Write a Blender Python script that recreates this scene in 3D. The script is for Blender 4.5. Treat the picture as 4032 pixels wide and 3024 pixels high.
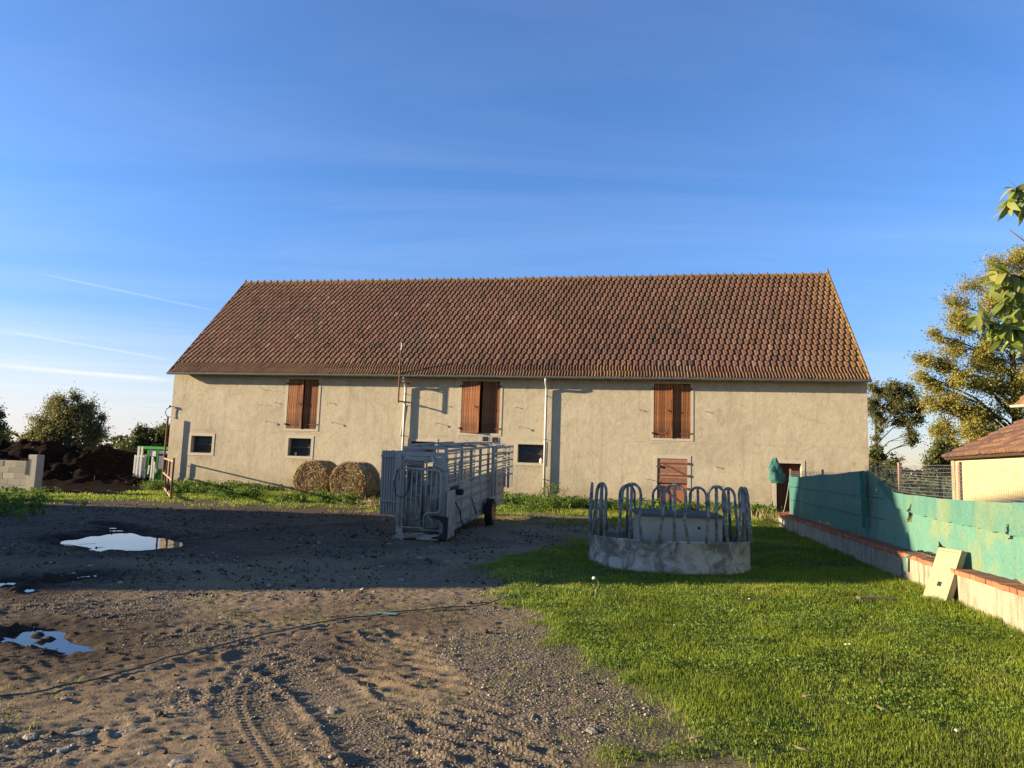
import bpy, math, random
import numpy as np
from mathutils import Vector, Matrix, Euler
random.seed(7); RNG = np.random.default_rng(7)
for o in list(bpy.data.objects): bpy.data.objects.remove(o)
S = bpy.context.scene; C = S.collection
R = math.radians

# ------------------------------------------------------------------ camera
F, PITCH, ROLL, EYE = 2720.5, R(6.441), R(1.922), 1.65
cam = bpy.data.cameras.new('camera'); cam.sensor_width = 36; cam.lens = F*36/4032
cam.clip_start = .05; cam.clip_end = 6000
co = bpy.data.objects.new('camera', cam); C.objects.link(co); S.camera = co
co.matrix_world = Matrix.Translation((0, 0, EYE)) @ Matrix.Rotation(R(90)+PITCH, 4, 'X') @ Matrix.Rotation(ROLL, 4, 'Z')
S.render.resolution_x = 1024; S.render.resolution_y = 768
# ------------------------------------------------------------------ light
SUN_EL = R(11.6); SUN_H = Vector((-.997, -.077)).normalized()      # horizontal direction towards the sun
SV = Vector((SUN_H.x*math.cos(SUN_EL), SUN_H.y*math.cos(SUN_EL), math.sin(SUN_EL)))
sl = bpy.data.lights.new('sun', 'SUN'); sl.energy = 5.0; sl.angle = R(.53); sl.color = (1, .83, .58)
so = bpy.data.objects.new('sun', sl); C.objects.link(so); so.location = SV*60; so.rotation_euler = (-SV).to_track_quat('-Z', 'Y').to_euler()
w = bpy.data.worlds.new('World'); S.world = w; w.use_nodes = True
def world():
    nt = w.node_tree; N = nt.nodes; L = nt.links; N.clear()
    out = N.new('ShaderNodeOutputWorld'); bg = N.new('ShaderNodeBackground'); bg.inputs[1].default_value = .080
    sky = N.new('ShaderNodeTexSky'); sky.sky_type = 'NISHITA'; sky.sun_disc = False
    sky.sun_elevation = SUN_EL; sky.sun_rotation = math.atan2(SUN_H.x, SUN_H.y)
    sky.air_density = 1.0; sky.dust_density = .15; sky.ozone_density = 3.0; sky.altitude = 200
    hs = N.new('ShaderNodeHueSaturation'); hs.inputs['Saturation'].default_value = 1.17; hs.inputs['Value'].default_value = 1.0
    L.new(sky.outputs[0], hs.inputs['Color'])
    tc = N.new('ShaderNodeTexCoord'); sx = N.new('ShaderNodeSeparateXYZ'); L.new(tc.outputs['Generated'], sx.inputs[0])
    def m(op, a, b=None, c=None):
        n = N.new('ShaderNodeMath'); n.operation = op
        for i, q in enumerate((a, b, c)):
            if q is None: continue
            if isinstance(q, (int, float)): n.inputs[i].default_value = q
            else: L.new(q, n.inputs[i])
        return n.outputs[0]
    # thin cirrus: stretched noise on the plane of the cloud layer
    zc = m('MAXIMUM', sx.outputs[2], .02)
    px = m('DIVIDE', sx.outputs[0], zc); py = m('DIVIDE', sx.outputs[1], zc)
    cb = N.new('ShaderNodeCombineXYZ'); L.new(m('MULTIPLY', px, .25), cb.inputs[0]); L.new(m('MULTIPLY', py, .9), cb.inputs[1])
    nz = N.new('ShaderNodeTexNoise'); nz.inputs['Scale'].default_value = 1.1; nz.inputs['Detail'].default_value = 7; nz.inputs['Roughness'].default_value = .62
    nz.inputs['Distortion'].default_value = .6
    L.new(cb.outputs[0], nz.inputs['Vector'])
    mr = N.new('ShaderNodeMapRange'); mr.inputs[1].default_value = .44; mr.inputs[2].default_value = .78; L.new(nz.outputs[0], mr.inputs[0])
    cir = m('MULTIPLY', mr.outputs[0], .075)
    # milky veil low over the north-west
    el = N.new('ShaderNodeMapRange'); el.inputs[1].default_value = .17; el.inputs[2].default_value = .02; L.new(sx.outputs[2], el.inputs[0])
    az = N.new('ShaderNodeMapRange'); az.inputs[1].default_value = .15; az.inputs[2].default_value = -.55; L.new(sx.outputs[0], az.inputs[0])
    veil = m('MULTIPLY', m('MULTIPLY', el.outputs[0], m('ADD', m('MULTIPLY', az.outputs[0], .8), .25)), m('ADD', m('MULTIPLY', nz.outputs[0], .9), .35))
    # contrails: thin straight bands (planes through the eye, world directions)
    tot = m('ADD', cir, m('MULTIPLY', veil, .85))
    for (a, b, wd, st) in TRAILS:
        n = Vector(a).cross(Vector(b)).normalized(); mid = (Vector(a)+Vector(b)).normalized(); half = Vector(a).angle(Vector(b))*.5
        d = N.new('ShaderNodeVectorMath'); d.operation = 'DOT_PRODUCT'; L.new(tc.outputs['Generated'], d.inputs[0]); d.inputs[1].default_value = n
        e = N.new('ShaderNodeVectorMath'); e.operation = 'DOT_PRODUCT'; L.new(tc.outputs['Generated'], e.inputs[0]); e.inputs[1].default_value = mid
        band = N.new('ShaderNodeMapRange'); band.inputs[1].default_value = wd; band.inputs[2].default_value = 0; L.new(m('ABSOLUTE', d.outputs[1]), band.inputs[0])
        seg = N.new('ShaderNodeMapRange'); seg.inputs[1].default_value = math.cos(half); seg.inputs[2].default_value = math.cos(half*.6); L.new(e.outputs[1], seg.inputs[0])
        tot = m('ADD', tot, m('MULTIPLY', m('MULTIPLY', band.outputs[0], seg.outputs[0]), st))
    tot = m('MINIMUM', tot, 1)
    mx = N.new('ShaderNodeMix'); mx.data_type = 'RGBA'; L.new(tot, mx.inputs[0]); L.new(hs.outputs[0], mx.inputs[6])
    mx.inputs[7].default_value = (4.9, 5.7, 5.3, 1)
    tn = N.new('ShaderNodeMix'); tn.data_type = 'RGBA'; tn.blend_type = 'MULTIPLY'; tn.inputs[0].default_value = 1; tn.inputs[7].default_value = (1.16, .99, 1.15, 1)
    L.new(mx.outputs[2], tn.inputs[6])
    low = N.new('ShaderNodeMapRange'); low.inputs[1].default_value = -.02; low.inputs[2].default_value = .30; low.inputs[3].default_value = .60; low.inputs[4].default_value = 1.06; L.new(sx.outputs[2], low.inputs[0])
    sc = N.new('ShaderNodeVectorMath'); sc.operation = 'SCALE'; L.new(tn.outputs[2], sc.inputs[0]); L.new(low.outputs[0], sc.inputs['Scale'])
    L.new(sc.outputs[0], bg.inputs[0]); L.new(bg.outputs[0], out.inputs[0])
def ray(u, v):
    a = u-2016; b = v-1512; cr, sr = math.cos(ROLL), math.sin(ROLL)
    uu = (a*cr+b*sr)/F; ww = (-a*sr+b*cr)/F; c, s = math.cos(PITCH), math.sin(PITCH)
    return Vector((uu, c+s*ww, s-c*ww))
TRAILS = [(ray(150, 1075), ray(900, 1235), .0018, .14), (ray(0, 1300), ray(720, 1425), .0020, .22), (ray(-60, 1435), ray(720, 1500), .004, .4)]
world()
S.view_settings.view_transform = 'Standard'; S.view_settings.look = 'None'; S.view_settings.gamma = 1
S.view_settings.use_curve_mapping = False; S.view_settings.exposure = 1.6
try: S.cycles.max_bounces = 6; S.cycles.transparent_max_bounces = 12
except Exception: pass

# ------------------------------------------------------------------ helpers
def G(u, v, z=0.0):
    d = ray(u, v); t = (z-EYE)/d.z; return Vector((d.x*t, d.y*t, z))
def AT(u, v, y):
    d = ray(u, v); t = y/d.y; return Vector((d.x*t, y, EYE+d.z*t))
class MB:
    def __init__(s): s.v = []; s.f = []; s.mi = []
    def add(s, vs, fs, m=0):
        o = len(s.v); s.v += [tuple(q) for q in vs]; s.f += [tuple(i+o for i in f) for f in fs]; s.mi += [m]*len(fs); return s
    def box(s, x0, x1, y0, y1, z0, z1, m=0, M=None, bev=0):
        if bev:
            b = bev; vs = []
            for z, i in ((z0, b), (z0+b, 0), (z1-b, 0), (z1, b)):
                vs += [(x0+i, y0+i, z), (x1-i, y0+i, z), (x1-i, y1-i, z), (x0+i, y1-i, z)]
            fs = [(3, 2, 1, 0), (12, 13, 14, 15)]
            for k in range(3):
                for j in range(4): fs.append((4*k+j, 4*k+(j+1) % 4, 4*k+4+(j+1) % 4, 4*k+4+j))
        else:
            vs = [(x0, y0, z0), (x1, y0, z0), (x1, y1, z0), (x0, y1, z0), (x0, y0, z1), (x1, y0, z1), (x1, y1, z1), (x0, y1, z1)]
            fs = [(3, 2, 1, 0), (4, 5, 6, 7), (0, 1, 5, 4), (1, 2, 6, 5), (2, 3, 7, 6), (3, 0, 4, 7)]
        if M is not None: vs = [M @ Vector(q) for q in vs]
        return s.add(vs, fs, m)
    def beam(s, a, b, w, h, m=0, up=(0, 0, 1), bev=0):
        a = Vector(a); b = Vector(b); d = b-a; L = d.length; d.normalize(); u = Vector(up)
        if abs(d.dot(u)) > .98: u = Vector((0, 1, 0))
        x = d.cross(u).normalized(); z = x.cross(d)
        M = Matrix(((x.x, d.x, z.x, a.x), (x.y, d.y, z.y, a.y), (x.z, d.z, z.z, a.z), (0, 0, 0, 1)))
        return s.box(-w/2, w/2, 0, L, -h/2, h/2, m, M, bev)
    def tube(s, pts, r, n=8, m=0, caps=True):
        P = [Vector(p) for p in pts]; k = len(P); rr = r if isinstance(r, (list, tuple)) else [r]*k
        T = [(P[min(i+1, k-1)]-P[max(i-1, 0)]).normalized() for i in range(k)]
        u = Vector((0, 0, 1)) if abs(T[0].z) < .9 else Vector((1, 0, 0)); x = T[0].cross(u).normalized(); vs = []
        for i in range(k):
            x = (x-T[i]*x.dot(T[i])).normalized(); y = T[i].cross(x)
            for j in range(n):
                a = 2*math.pi*j/n; vs.append(P[i]+(x*math.cos(a)+y*math.sin(a))*rr[i])
        fs = [(i*n+j, i*n+(j+1) % n, i*n+n+(j+1) % n, i*n+n+j) for i in range(k-1) for j in range(n)]
        if caps: fs += [tuple(range(n-1, -1, -1)), tuple((k-1)*n+j for j in range(n))]
        return s.add(vs, fs, m)
    def lathe(s, prof, n=24, M=None, m=0, closed=False):
        vs = []; k = len(prof)
        for j in range(n):
            a = 2*math.pi*j/n
            for r, z in prof: vs.append(Vector((r*math.cos(a), r*math.sin(a), z)))
        if M is not None: vs = [M @ q for q in vs]
        kk = k if closed else k-1
        fs = [(j*k+i, ((j+1) % n)*k+i, ((j+1) % n)*k+(i+1) % k, j*k+(i+1) % k) for j in range(n) for i in range(kk)]
        return s.add(vs, fs, m)
    def prism(s, poly, d0, d1, M=None, m=0):       # poly in xz, extruded along y
        n = len(poly); vs = [Vector((x, d0, z)) for x, z in poly]+[Vector((x, d1, z)) for x, z in poly]
        if M is not None: vs = [M @ q for q in vs]
        fs = [tuple(range(n)), tuple(range(2*n-1, n-1, -1))]+[(i, i+n, (i+1) % n+n, (i+1) % n) for i in range(n)]
        return s.add(vs, fs, m)
    def mesh(s, name, mats=None, smooth=False):
        me = bpy.data.meshes.new(name); me.from_pydata(s.v, [], s.f)
        for mt in (mats if isinstance(mats, (list, tuple)) else [mats]):
            if mt: me.materials.append(mt)
        if any(s.mi): me.polygons.foreach_set('material_index', s.mi)
        if smooth: me.polygons.foreach_set('use_smooth', [True]*len(s.f))
        me.update(); return me
    def build(s, name, mats=None, parent=None, smooth=False, M=None):
        return link(name, s.mesh(name, mats, smooth), parent, M)
def link(name, me, parent=None, M=None):
    o = bpy.data.objects.new(name, me); C.objects.link(o)
    if parent: o.parent = parent
    if M is not None: o.matrix_basis = M
    return o
def tag(o, label=None, cat=None, group=None, kind=None):
    for k, q in (('label', label), ('category', cat), ('group', group), ('kind', kind)):
        if q: o[k] = q
    return o
def thing(name, label, cat, loc=(0, 0, 0), rz=0, group=None, M=None):
    o = bpy.data.objects.new(name, None); C.objects.link(o); o.empty_display_size = .2
    o.matrix_basis = M if M is not None else Matrix.Translation(loc) @ Matrix.Rotation(rz, 4, 'Z')
    return tag(o, label, cat, group)
def npmesh(name, V, Fq, mats, attr=None, smooth=False):
    """fast mesh: V (n,3), Fq list of (m,k) index arrays; attr dict name->(n,) float point attributes"""
    me = bpy.data.meshes.new(name); V = np.asarray(V, np.float32)
    Fq = [np.asarray(f, np.int32) for f in Fq if len(f)]
    me.vertices.add(len(V)); me.vertices.foreach_set('co', V.ravel())
    nl = sum(f.size for f in Fq); npoly = sum(len(f) for f in Fq)
    me.loops.add(nl); me.loops.foreach_set('vertex_index', np.concatenate([f.ravel() for f in Fq]))
    me.polygons.add(npoly); cnt = np.concatenate([np.full(len(f), f.shape[1], np.int32) for f in Fq])
    st = np.concatenate([[0], np.cumsum(cnt)[:-1]]).astype(np.int32)
    me.polygons.foreach_set('loop_start', st); me.polygons.foreach_set('loop_total', cnt)
    if smooth: me.polygons.foreach_set('use_smooth', np.ones(npoly, bool))
    for mt in (mats if isinstance(mats, (list, tuple)) else [mats]): me.materials.append(mt)
    me.update(calc_edges=True)
    for k, a in (attr or {}).items():
        at = me.attributes.new(k, 'FLOAT', 'POINT'); at.data.foreach_set('value', np.asarray(a, np.float32))
    return me
# value noise
_T = RNG.random((256, 256))
def vnoise(x, y, sc=1.0, seed=0):
    x = np.asarray(x)/sc+seed*17.3; y = np.asarray(y)/sc+seed*9.7
    xi = np.floor(x).astype(int); yi = np.floor(y).astype(int); fx = x-xi; fy = y-yi
    fx = fx*fx*(3-2*fx); fy = fy*fy*(3-2*fy); a = xi & 255; b = yi & 255; a1 = (xi+1) & 255; b1 = (yi+1) & 255
    return (_T[a, b]*(1-fx)+_T[a1, b]*fx)*(1-fy)+(_T[a, b1]*(1-fx)+_T[a1, b1]*fx)*fy
def fbm(x, y, sc, oct=3, seed=0):
    t = 0; amp = 1; n = 0
    for i in range(oct): t = t+amp*vnoise(x, y, sc/2**i, seed+i*3); n += amp; amp *= .5
    return t/n
def sstep(a, b, x): t = np.clip((x-a)/(b-a), 0, 1); return t*t*(3-2*t)

# ------------------------------------------------------------------ materials
class NT:
    def __init__(s, name, rough=.8, spec=.3, metal=0):
        s.m = bpy.data.materials.new(name); s.m.use_nodes = True; s.t = s.m.node_tree; s.n = s.t.nodes; s.b = s.n['Principled BSDF']
        s.b.inputs['Roughness'].default_value = rough; s.b.inputs['Specular IOR Level'].default_value = spec; s.b.inputs['Metallic'].default_value = metal
        s._tc = None
    def lk(s, a, b): s.t.links.new(a, b)
    def obj(s):
        if not s._tc: s._tc = s.n.new('ShaderNodeTexCoord')
        return s._tc.outputs['Object']
    def pos(s): return s.n.new('ShaderNodeNewGeometry').outputs['Position']
    def vec(s, sc=(1, 1, 1), src=None):
        mp = s.n.new('ShaderNodeMapping'); mp.inputs['Scale'].default_value = sc; s.lk(src or s.obj(), mp.inputs[0]); return mp.outputs[0]
    def noise(s, sc, det=4, rough=.55, vec=None, dist=0):
        n = s.n.new('ShaderNodeTexNoise'); n.inputs['Scale'].default_value = sc; n.inputs['Detail'].default_value = det; n.inputs['Roughness'].default_value = rough
        n.inputs['Distortion'].default_value = dist; s.lk(vec or s.obj(), n.inputs['Vector']); return n.outputs['Fac']
    def voro(s, sc, feat='F1', vec=None, rnd=1):
        n = s.n.new('ShaderNodeTexVoronoi'); n.feature = feat; n.inputs['Scale'].default_value = sc; n.inputs['Randomness'].default_value = rnd
        s.lk(vec or s.obj(), n.inputs['Vector']); return n.outputs['Distance']
    def rng(s, x, a, b, c=0, d=1):
        n = s.n.new('ShaderNodeMapRange'); n.inputs[1].default_value = a; n.inputs[2].default_value = b; n.inputs[3].default_value = c; n.inputs[4].default_value = d
        s.lk(x, n.inputs[0]); return n.outputs[0]
    def math(s, op, a, b=0.0):
        n = s.n.new('ShaderNodeMath'); n.operation = op
        for i, q in enumerate((a, b)):
            if isinstance(q, (int, float)): n.inputs[i].default_value = q
            else: s.lk(q, n.inputs[i])
        return n.outputs[0]
    def mix(s, f, a, b, mode='MIX'):
        n = s.n.new('ShaderNodeMix'); n.data_type = 'RGBA'; n.blend_type = mode
        for i, q in ((0, f), (6, a), (7, b)):
            if isinstance(q, (int, float)): n.inputs[i].default_value = q
            elif isinstance(q, tuple): n.inputs[i].default_value = (*q, 1) if len(q) == 3 else q
            else: s.lk(q, n.inputs[i])
        return n.outputs[2]
    def attr(s, name):
        n = s.n.new('ShaderNodeAttribute'); n.attribute_name = name; return n.outputs['Fac']
    def col(s, c):
        if isinstance(c, tuple): s.b.inputs['Base Color'].default_value = (*c, 1)
        else: s.lk(c, s.b.inputs['Base Color'])
        return s
    def rough(s, x): s.lk(x, s.b.inputs['Roughness']); return s
    def bump(s, h, dist=.01, st=1.0, prev=None):
        n = s.n.new('ShaderNodeBump'); n.inputs['Distance'].default_value = dist; n.inputs['Strength'].default_value = st; s.lk(h, n.inputs['Height'])
        if prev: s.lk(prev, n.inputs['Normal'])
        s.lk(n.outputs[0], s.b.inputs['Normal']); return n.outputs[0]
    def sep(s, v): n = s.n.new('ShaderNodeSeparateXYZ'); s.lk(v, n.inputs[0]); return n.outputs
    def rand(s): return s.n.new('ShaderNodeObjectInfo').outputs['Random']
def simple(name, c, rough=.8, var=.25, sc=6, spec=.3, metal=0, bump=0, bsc=60):
    t = NT(name, rough, spec, metal); n = t.noise(sc, 5, .6)
    t.col(t.mix(n, tuple(q*(1-var) for q in c), tuple(min(1, q*(1+var)) for q in c)))
    if bump: t.bump(t.noise(bsc, 3), bump)
    return t.m
def translucent(t, colr, amt=.35):
    n = t.n.new('ShaderNodeBsdfTranslucent')
    if isinstance(colr, tuple): n.inputs[0].default_value = (*colr, 1)
    else: t.lk(colr, n.inputs[0])
    mx = t.n.new('ShaderNodeMixShader'); mx.inputs[0].default_value = amt
    t.lk(t.b.outputs[0], mx.inputs[1]); t.lk(n.outputs[0], mx.inputs[2]); t.lk(mx.outputs[0], t.n['Material Output'].inputs[0]); return mx
M_ = {}
def make_mats():
    # --- barn render
    t = NT('stucco', .92, .15); p = t.obj(); big = t.noise(.35, 6, .6); mid = t.noise(2.2, 6, .65, dist=.4); fine = t.noise(16, 5, .65, dist=1.2)
    c = t.mix(t.rng(big, .3, .7), (.375, .31, .20), (.50, .415, .275)); c = t.mix(t.rng(mid, .35, .7, 0, .7), c, (.47, .40, .28))
    c = t.mix(t.rng(fine, .42, .62, 0, .28), c, (.24, .20, .135)); sw = t.noise(1.5, 7, .7, dist=2.2); c = t.mix(t.rng(sw, .38, .62, .0, .5), c, (.52, .44, .30)); c = t.mix(t.rng(t.noise(2.7, 6, .7, dist=1.5), .52, .72, 0, .5), c, (.265, .22, .15))
    z = t.sep(p)[2]
    damp = t.math('MULTIPLY', t.rng(z, 1.3, .1), t.rng(t.noise(1.1, 6, .75), .36, .62)); c = t.mix(t.math('MULTIPLY', damp, .8), c, (.27, .19, .105))
    st = t.noise(1.0, 4, .6, vec=t.vec((5, 5, .35))); c = t.mix(t.rng(st, .52, .75, 0, .5), c, (.27, .225, .155))
    sx_ = t.sep(p); zs = sx_[2]; xs_ = sx_[0]
    for x0, x1, zt, zb in ((-14.25, -13.45, 1.47, 1.1), (.45, 1.35, 1.52, 1.15), (-9.6, -8.8, 1.45, 1.2)):     # ochre lichen under the sills
        bx = t.math('MULTIPLY', t.math('MULTIPLY', t.rng(xs_, x0-.15, x0+.1), t.rng(xs_, x1+.15, x1-.1)), t.math('MULTIPLY', t.rng(zs, zb, zt), t.rng(zs, zt+.03, zt)))
        c = t.mix(t.math('MULTIPLY', bx, t.rng(t.noise(13, 6, .75), .42, .6, 0, .85)), c, (.24, .125, .035))
    hl = t.math('MULTIPLY', t.rng(t.noise(.5, 5, .7), .45, .6), t.rng(zs, .75, .35)); c = t.mix(t.math('MULTIPLY', hl, .5), c, (.235, .19, .125))
    dm = t.noise(.55, 7, .75, dist=.8); c = t.mix(t.rng(dm, .50, .68, 0, .42), c, (.255, .22, .16)); c = t.mix(t.rng(t.noise(.42, 6, .7), .55, .72, 0, .5), c, (.56, .48, .35))
    jl = t.math('ABSOLUTE', t.math('SUBTRACT', zs, t.rng(t.noise(.9, 5, .7), 0, 1, 2.50, 2.72))); c = t.mix(t.math('MULTIPLY', t.rng(jl, .016, .004), t.rng(t.noise(.6, 3, .6), .42, .55, 0, .5)), c, (.22, .18, .12))
    ew = t.voro(.32, 'DISTANCE_TO_EDGE', vec=t.vec((1, 1, 1.0))); wob = t.noise(3, 5, .7)
    vv = t.n.new('ShaderNodeVectorMath'); vv.operation = 'ADD'; t.lk(p, vv.inputs[0]); cx = t.n.new('ShaderNodeCombineXYZ'); t.lk(t.math('MULTIPLY', wob, .55), cx.inputs[0]); t.lk(t.math('MULTIPLY', mid, .5), cx.inputs[2]); t.lk(cx.outputs[0], vv.inputs[1])
    cr = t.voro(.22, 'DISTANCE_TO_EDGE', vec=vv.outputs[0]); crm = t.math('MULTIPLY', t.rng(cr, .0022, .0008), t.rng(t.noise(.5, 2), .5, .6)); c = t.mix(t.math('MULTIPLY', crm, .6), c, (.14, .11, .075))
    t.col(c)
    tro = t.noise(2.6, 7, .68, dist=.9); t.bump(t.math('ADD', t.math('MULTIPLY', tro, 1.0), t.math('MULTIPLY', fine, .25)), .015, .9); M_['stucco'] = t.m
    t = NT('smooth_render', .85, .2); c = t.mix(t.noise(3, 5, .6), (.42, .36, .25), (.51, .44, .32)); c = t.mix(t.rng(t.noise(9, 5, .7), .55, .75, 0, .5), c, (.30, .25, .17)); t.col(c); t.bump(t.noise(18, 5), .006); M_['trim'] = t.m
    # --- roof tiles
    t = NT('clay_tile', .85, .25); a = t.attr('shade'); p = t.pos(); n1 = t.noise(3.5, 5, .6, vec=p); n2 = t.noise(30, 4, .65, vec=p); n3 = t.noise(.55, 4, .6, vec=p)
    r = t.n.new('ShaderNodeValToRGB'); t.lk(a, r.inputs[0]); e = r.color_ramp.elements
    e[0].color = (.06, .036, .026, 1); e[1].color = (.23, .13, .085, 1); q = e.new(.35); q.color = (.125, .060, .038, 1); q = e.new(.7); q.color = (.165, .076, .044, 1); q = e.new(.93); q.color = (.19, .105, .066, 1)
    c = t.mix(t.rng(n2, .45, .75, 0, .5), r.outputs[0], (.085, .055, .038))
    c = t.mix(t.rng(n1, .5, .75, 0, .5), c, (.12, .075, .05))
    c = t.mix(t.math('MULTIPLY', t.rng(n2, .62, .75), .35), c, (.25, .19, .14)); c = t.mix(t.rng(t.noise(.28, 5, .65, vec=p), .48, .7, 0, .5), c, (.095, .062, .045))
    lich = t.attr('lichen'); lm = t.math('MULTIPLY', lich, t.rng(t.noise(14, 5, .7, vec=p), .38, .6)); c = t.mix(lm, c, (.33, .19, .045))
    gm = t.math('MULTIPLY', t.rng(n3, .5, .7), t.rng(t.noise(20, 4, .7, vec=p), .5, .62, 0, .5)); c = t.mix(gm, c, (.085, .085, .035))
    t.col(c); t.bump(n2, .008); M_['tile'] = t.m
    M_['zinc'] = simple('zinc', (.20, .21, .21), .5, .25, 3, .5, .6)
    M_['zinc_pipe'] = simple('zinc_pipe', (.40, .385, .345), .5, .15, 3, .5, .1)
    # --- painted wood (object-space grain along z)
    def wood(name, a, b, wear, amt, gsc=(28, 28, 1.2)):
        t = NT(name, .75, .25); n = t.noise(2.0, 6, .7, vec=t.vec(gsc)); rn = t.rand(); c = t.mix(n, a, b)
        c = t.mix(t.math('MULTIPLY', t.rng(t.noise(3, 6, .75, vec=t.vec(tuple(q*1.3 for q in gsc))), .42, .6), amt), c, wear)
        hv = t.n.new('ShaderNodeHueSaturation'); t.lk(c, hv.inputs['Color']); t.lk(t.rng(rn, 0, 1, .68, 1.25), hv.inputs['Value']); t.col(hv.outputs[0])
        t.bump(n, .006); return t.m
    M_['shutter'] = wood('shutter_wood', (.27, .10, .034), (.37, .145, .048), (.075, .034, .018), .9, (6, 6, .45))
    M_['doorA'] = wood('stable_door_wood', (.22, .07, .03), (.28, .095, .04), (.42, .33, .26), .5, (2, 20, 20))
    M_['doorA2'] = wood('lower_door_metal', (.25, .078, .031), (.29, .092, .037), (.40, .26, .2), .16, (3, 3, 6))
    M_['doorB'] = wood('brown_door_wood', (.085, .028, .012), (.115, .038, .016), (.05, .02, .01), .5)
    M_['iron'] = simple('dark_iron', (.10, .06, .045), .8, .35, 20)
    M_['rust'] = simple('rusty_iron', (.165, .07, .04), .85, .35, 14, bump=.002)
    M_['rustpale'] = simple('rusty_painted_tube', (.30, .17, .115), .8, .3, 12, bump=.002)
    t = NT('dirty_glass', .12, .18); c = t.mix(t.noise(4, 5, .7), (.015, .018, .02), (.05, .055, .055)); t.col(c); t.rough(t.rng(t.noise(7, 4), .3, .7, .08, .35)); M_['glass'] = t.m
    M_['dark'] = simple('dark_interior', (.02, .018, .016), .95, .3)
    M_['cable'] = simple('black_cable', (.02, .02, .022), .6, .2)
    # --- metals
    t = NT('galvanised', .65, .35, 0); n = t.noise(5, 5, .65); vn = t.voro(28); c = t.mix(n, (.24, .222, .183), (.40, .372, .305)); c = t.mix(t.rng(t.noise(13, 5, .7), .55, .75, 0, .6), c, (.19, .15, .105)); c = t.mix(t.math('MULTIPLY', vn, .18), c, (.3, .3, .29)); zz_ = t.sep(t.pos())[2]; dn = t.noise(7, 6, .8, vec=t.pos()); c = t.mix(t.math('MULTIPLY', t.rng(zz_, 1.0, .1), t.rng(dn, .42, .6, 0, .8)), c, (.085, .062, .04)); t.col(c); t.bump(t.noise(40, 3), .002); M_['galv'] = t.m
    t = NT('galvanised_panel', .7, .3, 0); n = t.noise(2.2, 6, .7); c = t.mix(n, (.33, .285, .21), (.48, .425, .32)); c = t.mix(t.rng(t.noise(1.5, 5, .7, vec=t.vec((9, 9, .7))), .5, .75, 0, .6), c, (.19, .155, .11)); zz_ = t.sep(t.pos())[2]; dn = t.noise(5, 7, .8, vec=t.pos()); c = t.mix(t.math('MULTIPLY', t.rng(zz_, 1.3, .2), t.rng(dn, .44, .62, 0, .75)), c, (.10, .075, .048)); t.col(c); M_['panel'] = t.m
    t = NT('old_galvanised', .8, .25, 0); n = t.noise(2.4, 7, .74, dist=.7); c = t.mix(t.rng(n, .44, .56), (.14, .128, .105), (.40, .36, .275)); c = t.mix(t.rng(t.noise(7, 6, .7), .52, .68, 0, .65), c, (.34, .29, .18)); c = t.mix(t.rng(t.noise(1.2, 6, .7, vec=t.vec((6, 6, .8))), .55, .75, 0, .6), c, (.15, .15, .135)); t.col(c); t.bump(n, .006); M_['skirt'] = t.m
    t = NT('hoop_steel', .7, .3, 0); n = t.noise(9, 6, .7); c = t.mix(t.rng(n, .4, .6), (.085, .083, .075), (.30, .29, .25)); c = t.mix(t.rng(t.noise(16, 5, .7), .58, .7, 0, .7), c, (.26, .225, .14)); t.col(c); M_['hoop'] = t.m
    M_['green'] = simple('green_paint', (.035, .30, .04), .4, .25, 3, .5); M_['white_metal'] = simple('pale_galvanised', (.60, .60, .54), .45, .2, 4, .5, .1)
    M_['rubber'] = simple('tyre_rubber', (.022, .022, .023), .85, .3, 10, bump=.003); M_['orange'] = simple('orange_paint', (.62, .23, .015), .45, .2, 5, .5)
    # --- masonry
    t = NT('concrete', .92, .2); n = t.noise(2.5, 6, .7); c = t.mix(n, (.33, .295, .23), (.47, .425, .34)); c = t.mix(t.rng(t.noise(35, 4, .6), .55, .7, 0, .5), c, (.20, .185, .155)); t.col(c); t.bump(t.noise(45, 4), .006); M_['concrete'] = t.m
    t = NT('slab_concrete', .92, .2); n = t.noise(6, 6, .7); c = t.mix(n, (.25, .207, .125), (.34, .287, .18)); c = t.mix(t.rng(t.noise(60, 4, .6), .56, .7, 0, .5), c, (.23, .19, .12)); t.col(c); t.bump(t.noise(70, 4), .006); M_['slab'] = t.m
    t = NT('lid_concrete', .95, .2); n = t.noise(4, 6, .7); c = t.mix(n, (.075, .07, .055), (.16, .145, .11)); t.col(c); t.bump(t.noise(40, 4), .008); M_['lid'] = t.m
    t = NT('stained_render', .93, .2); n = t.noise(3, 6, .7); c = t.mix(n, (.285, .24, .155), (.405, .345, .235)); s1 = t.noise(1.4, 6, .7, vec=t.vec((7, 7, .9))); c = t.mix(t.rng(s1, .46, .64, 0, .85), c, (.13, .115, .085)); c = t.mix(t.rng(t.noise(16, 5, .7), .58, .72, 0, .6), c, (.20, .165, .10)); t.col(c); t.bump(t.math('ADD', n, t.noise(24, 5, .7)), .02); M_['lowwall'] = t.m
    t = NT('red_brick', .9, .25); n = t.noise(18, 5, .65); c = t.mix(n, (.36, .10, .045), (.48, .16, .075)); hv = t.n.new('ShaderNodeHueSaturation'); t.lk(c, hv.inputs['Color']); t.lk(t.rng(t.rand(), 0, 1, .7, 1.15), hv.inputs['Value'])
    nz = t.sep(t.n.new('ShaderNodeNewGeometry').outputs['Normal'])[2]; c2 = t.mix(t.math('MULTIPLY', t.rng(nz, .6, .95), t.rng(t.noise(7, 5, .7), .3, .5, .3, .9)), hv.outputs[0], (.10, .075, .045)); t.col(c2); t.bump(n, .006); M_['brick'] = t.m
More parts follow.
